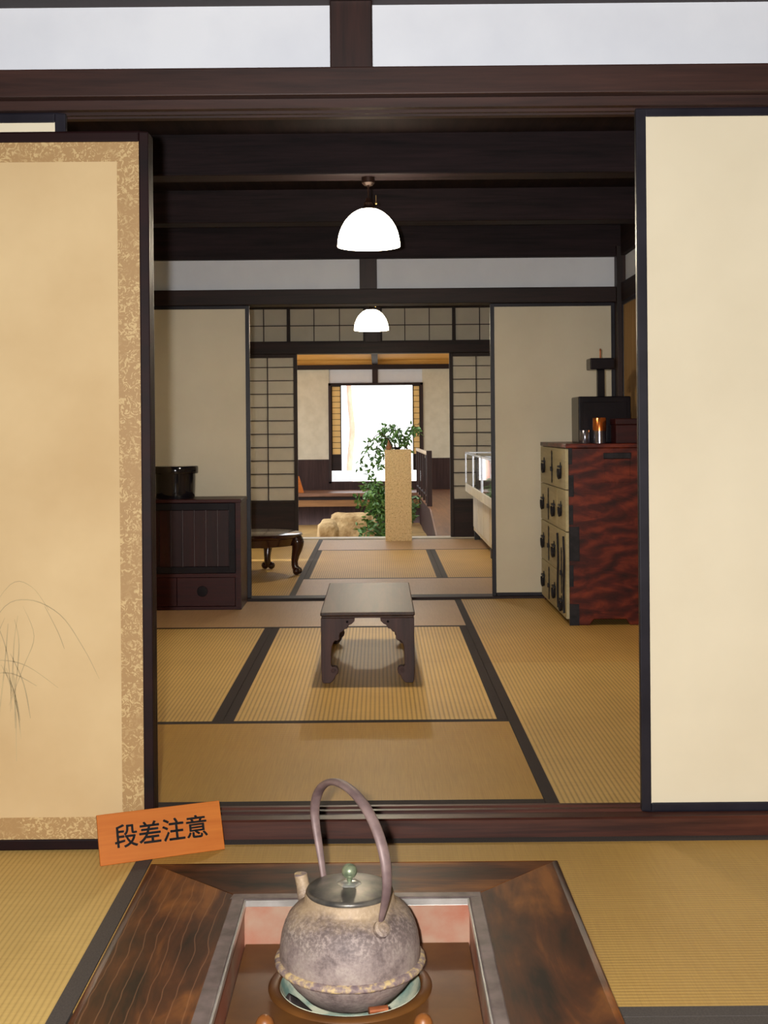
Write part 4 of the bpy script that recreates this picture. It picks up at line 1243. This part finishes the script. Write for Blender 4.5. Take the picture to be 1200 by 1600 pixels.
# corridor along the right side of the courtyard
dk = MB().prism([(0.49, 10.52), (0.60, 14.6), (0.56, 17.9), (1.33, 17.9), (1.33, 10.52)], -0.04, 0.0, 'Z').build('floor', M['deck'], bevel=0.004)
struct(dk, 'brown board floor of the corridor right of the courtyard', 'floor')
sk = MB().prism([(0.52, 10.52), (0.63, 14.6), (0.59, 17.9), (0.66, 17.9), (0.70, 14.6), (0.59, 10.52)], -0.50, -0.04, 'Z').build('wall_corridor', M['far_wainscot'])
struct(sk, 'dark boards below the corridor floor', 'wall')
sbox('wall_right', M['far_cream'], 1.33, 1.43, 10.5, 18.9, -0.5, 4.2, 'corridor wall on the right, raised out of view to block the sun', 'wall')  # height added out of view to keep the sun off the court
sbox('shade_roof', M['ceiling_wood'], 0.55, 2.6, 11.8, 18.9, 2.26, 2.32, 'unseen roof added over the corridor for shade', 'roof')  # unseen roof, added to block light from the right
rail = thing('corridor_railing', 'dark wooden railing along the corridor edge right of the pedestal', 'railing', (0.60, 14.65, 0))
rlx = lambda t: -0.04 * t
box(-0.032, 0.032, -0.03, 0.03, 0, 0.66).build('end_post', M['dark_z'], rail, bevel=0.003)
for k in range(1, 6):
    t = k / 5
    box(rlx(t) - 0.014, rlx(t) + 0.014, 3.2 * t - 0.014, 3.2 * t + 0.014, 0, 0.60).build('baluster', M['dark_z'], rail)
MB().sweep([(0, 0, 0.62), (rlx(1), 3.2, 0.62)], 0.026, 8, 0.8).build('top_rail', M['rail_pale'], rail)
MB().sweep([(0, 0, 0.10), (rlx(1), 3.2, 0.10)], 0.014, 6).build('bottom_rail', M['dark_y'], rail)

# far building across the courtyard
FY = 18.8
fb = sbox('floor', M['deck_x'], -3.0, RX, 17.85, 19.3, -0.05, 0.0, 'board veranda of the building across the courtyard', 'floor', 0.004)
sbox('trim_17', M['dark_x'], -3.0, 0.58, 17.90, 17.98, -0.10, -0.05, 'dark beam under the far veranda edge', 'beam')
sbox('trim_18', M['step_wood'], -3.0, 0.58, 17.80, 18.10, -0.19, -0.10, 'tan step board under the far veranda', 'step')
sbox('wall_court', M['far_wainscot'], -3.0, 0.62, 18.12, 18.20, -0.55, -0.05, 'dark boards below the far veranda', 'wall')
sbox('wall_left', M['far_cream'], -3.0, -0.745, FY, FY + 0.1, 0.465, 1.83, 'cream wall of the far building left of its bright opening', 'wall')
sbox('wall_left', M['far_wainscot'], -3.0, -0.745, FY - 0.01, FY + 0.1, 0.0, 0.465, 'dark wainscot left of the bright opening', 'wall')
sbox('wall_right', M['far_cream'], 0.675, RX, FY, FY + 0.1, 0.475, 1.83, 'cream wall of the far building right of its bright opening', 'wall')
sbox('wall_right', M['far_wainscot'], 0.675, RX, FY - 0.01, FY + 0.1, 0.0, 0.475, 'dark wainscot right of the bright opening', 'wall')
sbox('wall_front', M['white_plaster'], -0.745, -0.085, FY + 0.02, FY + 0.08, 1.625, 1.83, 'left half of the white strip above the bright opening', 'wall')
sbox('wall_front', M['white_plaster'], 0.0, 0.675, FY + 0.02, FY + 0.08, 1.625, 1.83, 'right half of the white strip above the bright opening', 'wall')
sbox('trim_19', M['dark_z'], -0.085, 0.0, FY, FY + 0.1, 1.625, 1.83, 'short post above the bright opening', 'post')
sbox('trim_20', M['dark_z'], -0.755, -0.715, FY - 0.02, FY + 0.1, 0.10, 1.625, 'left post of the bright far opening', 'post')
sbox('trim_21', M['dark_z'], 0.645, 0.685, FY - 0.02, FY + 0.1, 0.10, 1.625, 'right post of the bright far opening', 'post')
sbox('trim_22', M['dark_x'], -0.755, 0.685, FY - 0.02, FY + 0.1, 1.588, 1.625, 'lintel of the bright far opening', 'lintel')
sbox('trim_23', M['far_wainscot'], -0.755, 0.685, FY - 0.02, FY + 0.1, 0.0, 0.125, 'raised sill of the bright far opening', 'sill')
sbox('trim_24', M['dark_x'], -3.0, RX, FY - 0.06, FY + 0.1, 1.83, 1.90, 'dark beam above the far wall', 'beam')
sbox('ceiling', M['ochre_board'], -3.0, RX, 15.6, FY + 0.1, 1.97, 2.02, 'ochre board soffit over the far veranda', 'ceiling')
sbox('wall_front', M['ochre_board'], -3.0, RX, FY + 0.0, FY + 0.1, 1.90, 1.97, 'narrow ochre band under the soffit', 'wall')
sbox('ceiling_beam', M['dark_y'], -0.085, 0.0, 15.6, FY - 0.06, 1.90, 1.97, 'dark rafter running to the far wall above the opening', 'rafter')
FROWS = [0.545 + 0.088 * k for k in range(1, 12)]
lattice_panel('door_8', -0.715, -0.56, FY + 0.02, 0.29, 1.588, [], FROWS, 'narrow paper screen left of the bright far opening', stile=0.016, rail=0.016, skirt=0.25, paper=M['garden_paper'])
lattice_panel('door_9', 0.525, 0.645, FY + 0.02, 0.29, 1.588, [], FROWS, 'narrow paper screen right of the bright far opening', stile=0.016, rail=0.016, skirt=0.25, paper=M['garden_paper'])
low_white = sbox('wall_low', M['white_plaster'], -2.0, -0.45, 20.4, 20.6, -0.5, 0.23, 'low white garden wall beyond the far opening', 'wall')

ft = thing('notice_board', 'small orange wooden notice board on the far veranda, left edge', 'sign', (-1.155, 18.1, 0))
MB().prism([(-0.045, 0), (0.06, 0), (-0.012, 0.24), (-0.040, 0.24)], -0.03, 0.03, 'Y').build('board', sign_m, ft, bevel=0.003)

trunk_m = mottled('pale_reddish_bark', rgb(190, 130, 112), rgb(222, 168, 150), (6, 6, 3), rough=0.9)
tree = thing('garden_tree', 'slender pale reddish tree trunk outside the bright far opening', 'tree', (-0.53, 22.3, -0.47))
P = smooth_path([(0.03, 0, 0), (0.0, 0, 0.5), (0.02, 0, 0.9), (0.06, 0.02, 1.4), (0.02, 0, 1.9), (0.0, 0, 2.6), (0.1, 0, 3.4)], 5)
tr = MB().sweep([tuple(p) for p in P], [0.062 - 0.025 * i / len(P) for i in range(len(P))], 12)
tr.build('trunk', trunk_m, tree, smooth=60)
br = MB()
for pts in ([(0.02, 0, 2.3), (0.3, 0, 2.8), (0.7, 0.1, 3.1)], [(0.02, 0, 2.7), (-0.3, 0.1, 3.1), (-0.6, 0.1, 3.3)]):
    br.sweep([tuple(p) for p in smooth_path(pts, 4)], [0.025 - 0.0018 * i for i in range(9)], 8)
br.build('branch', trunk_m, tree, smooth=60)
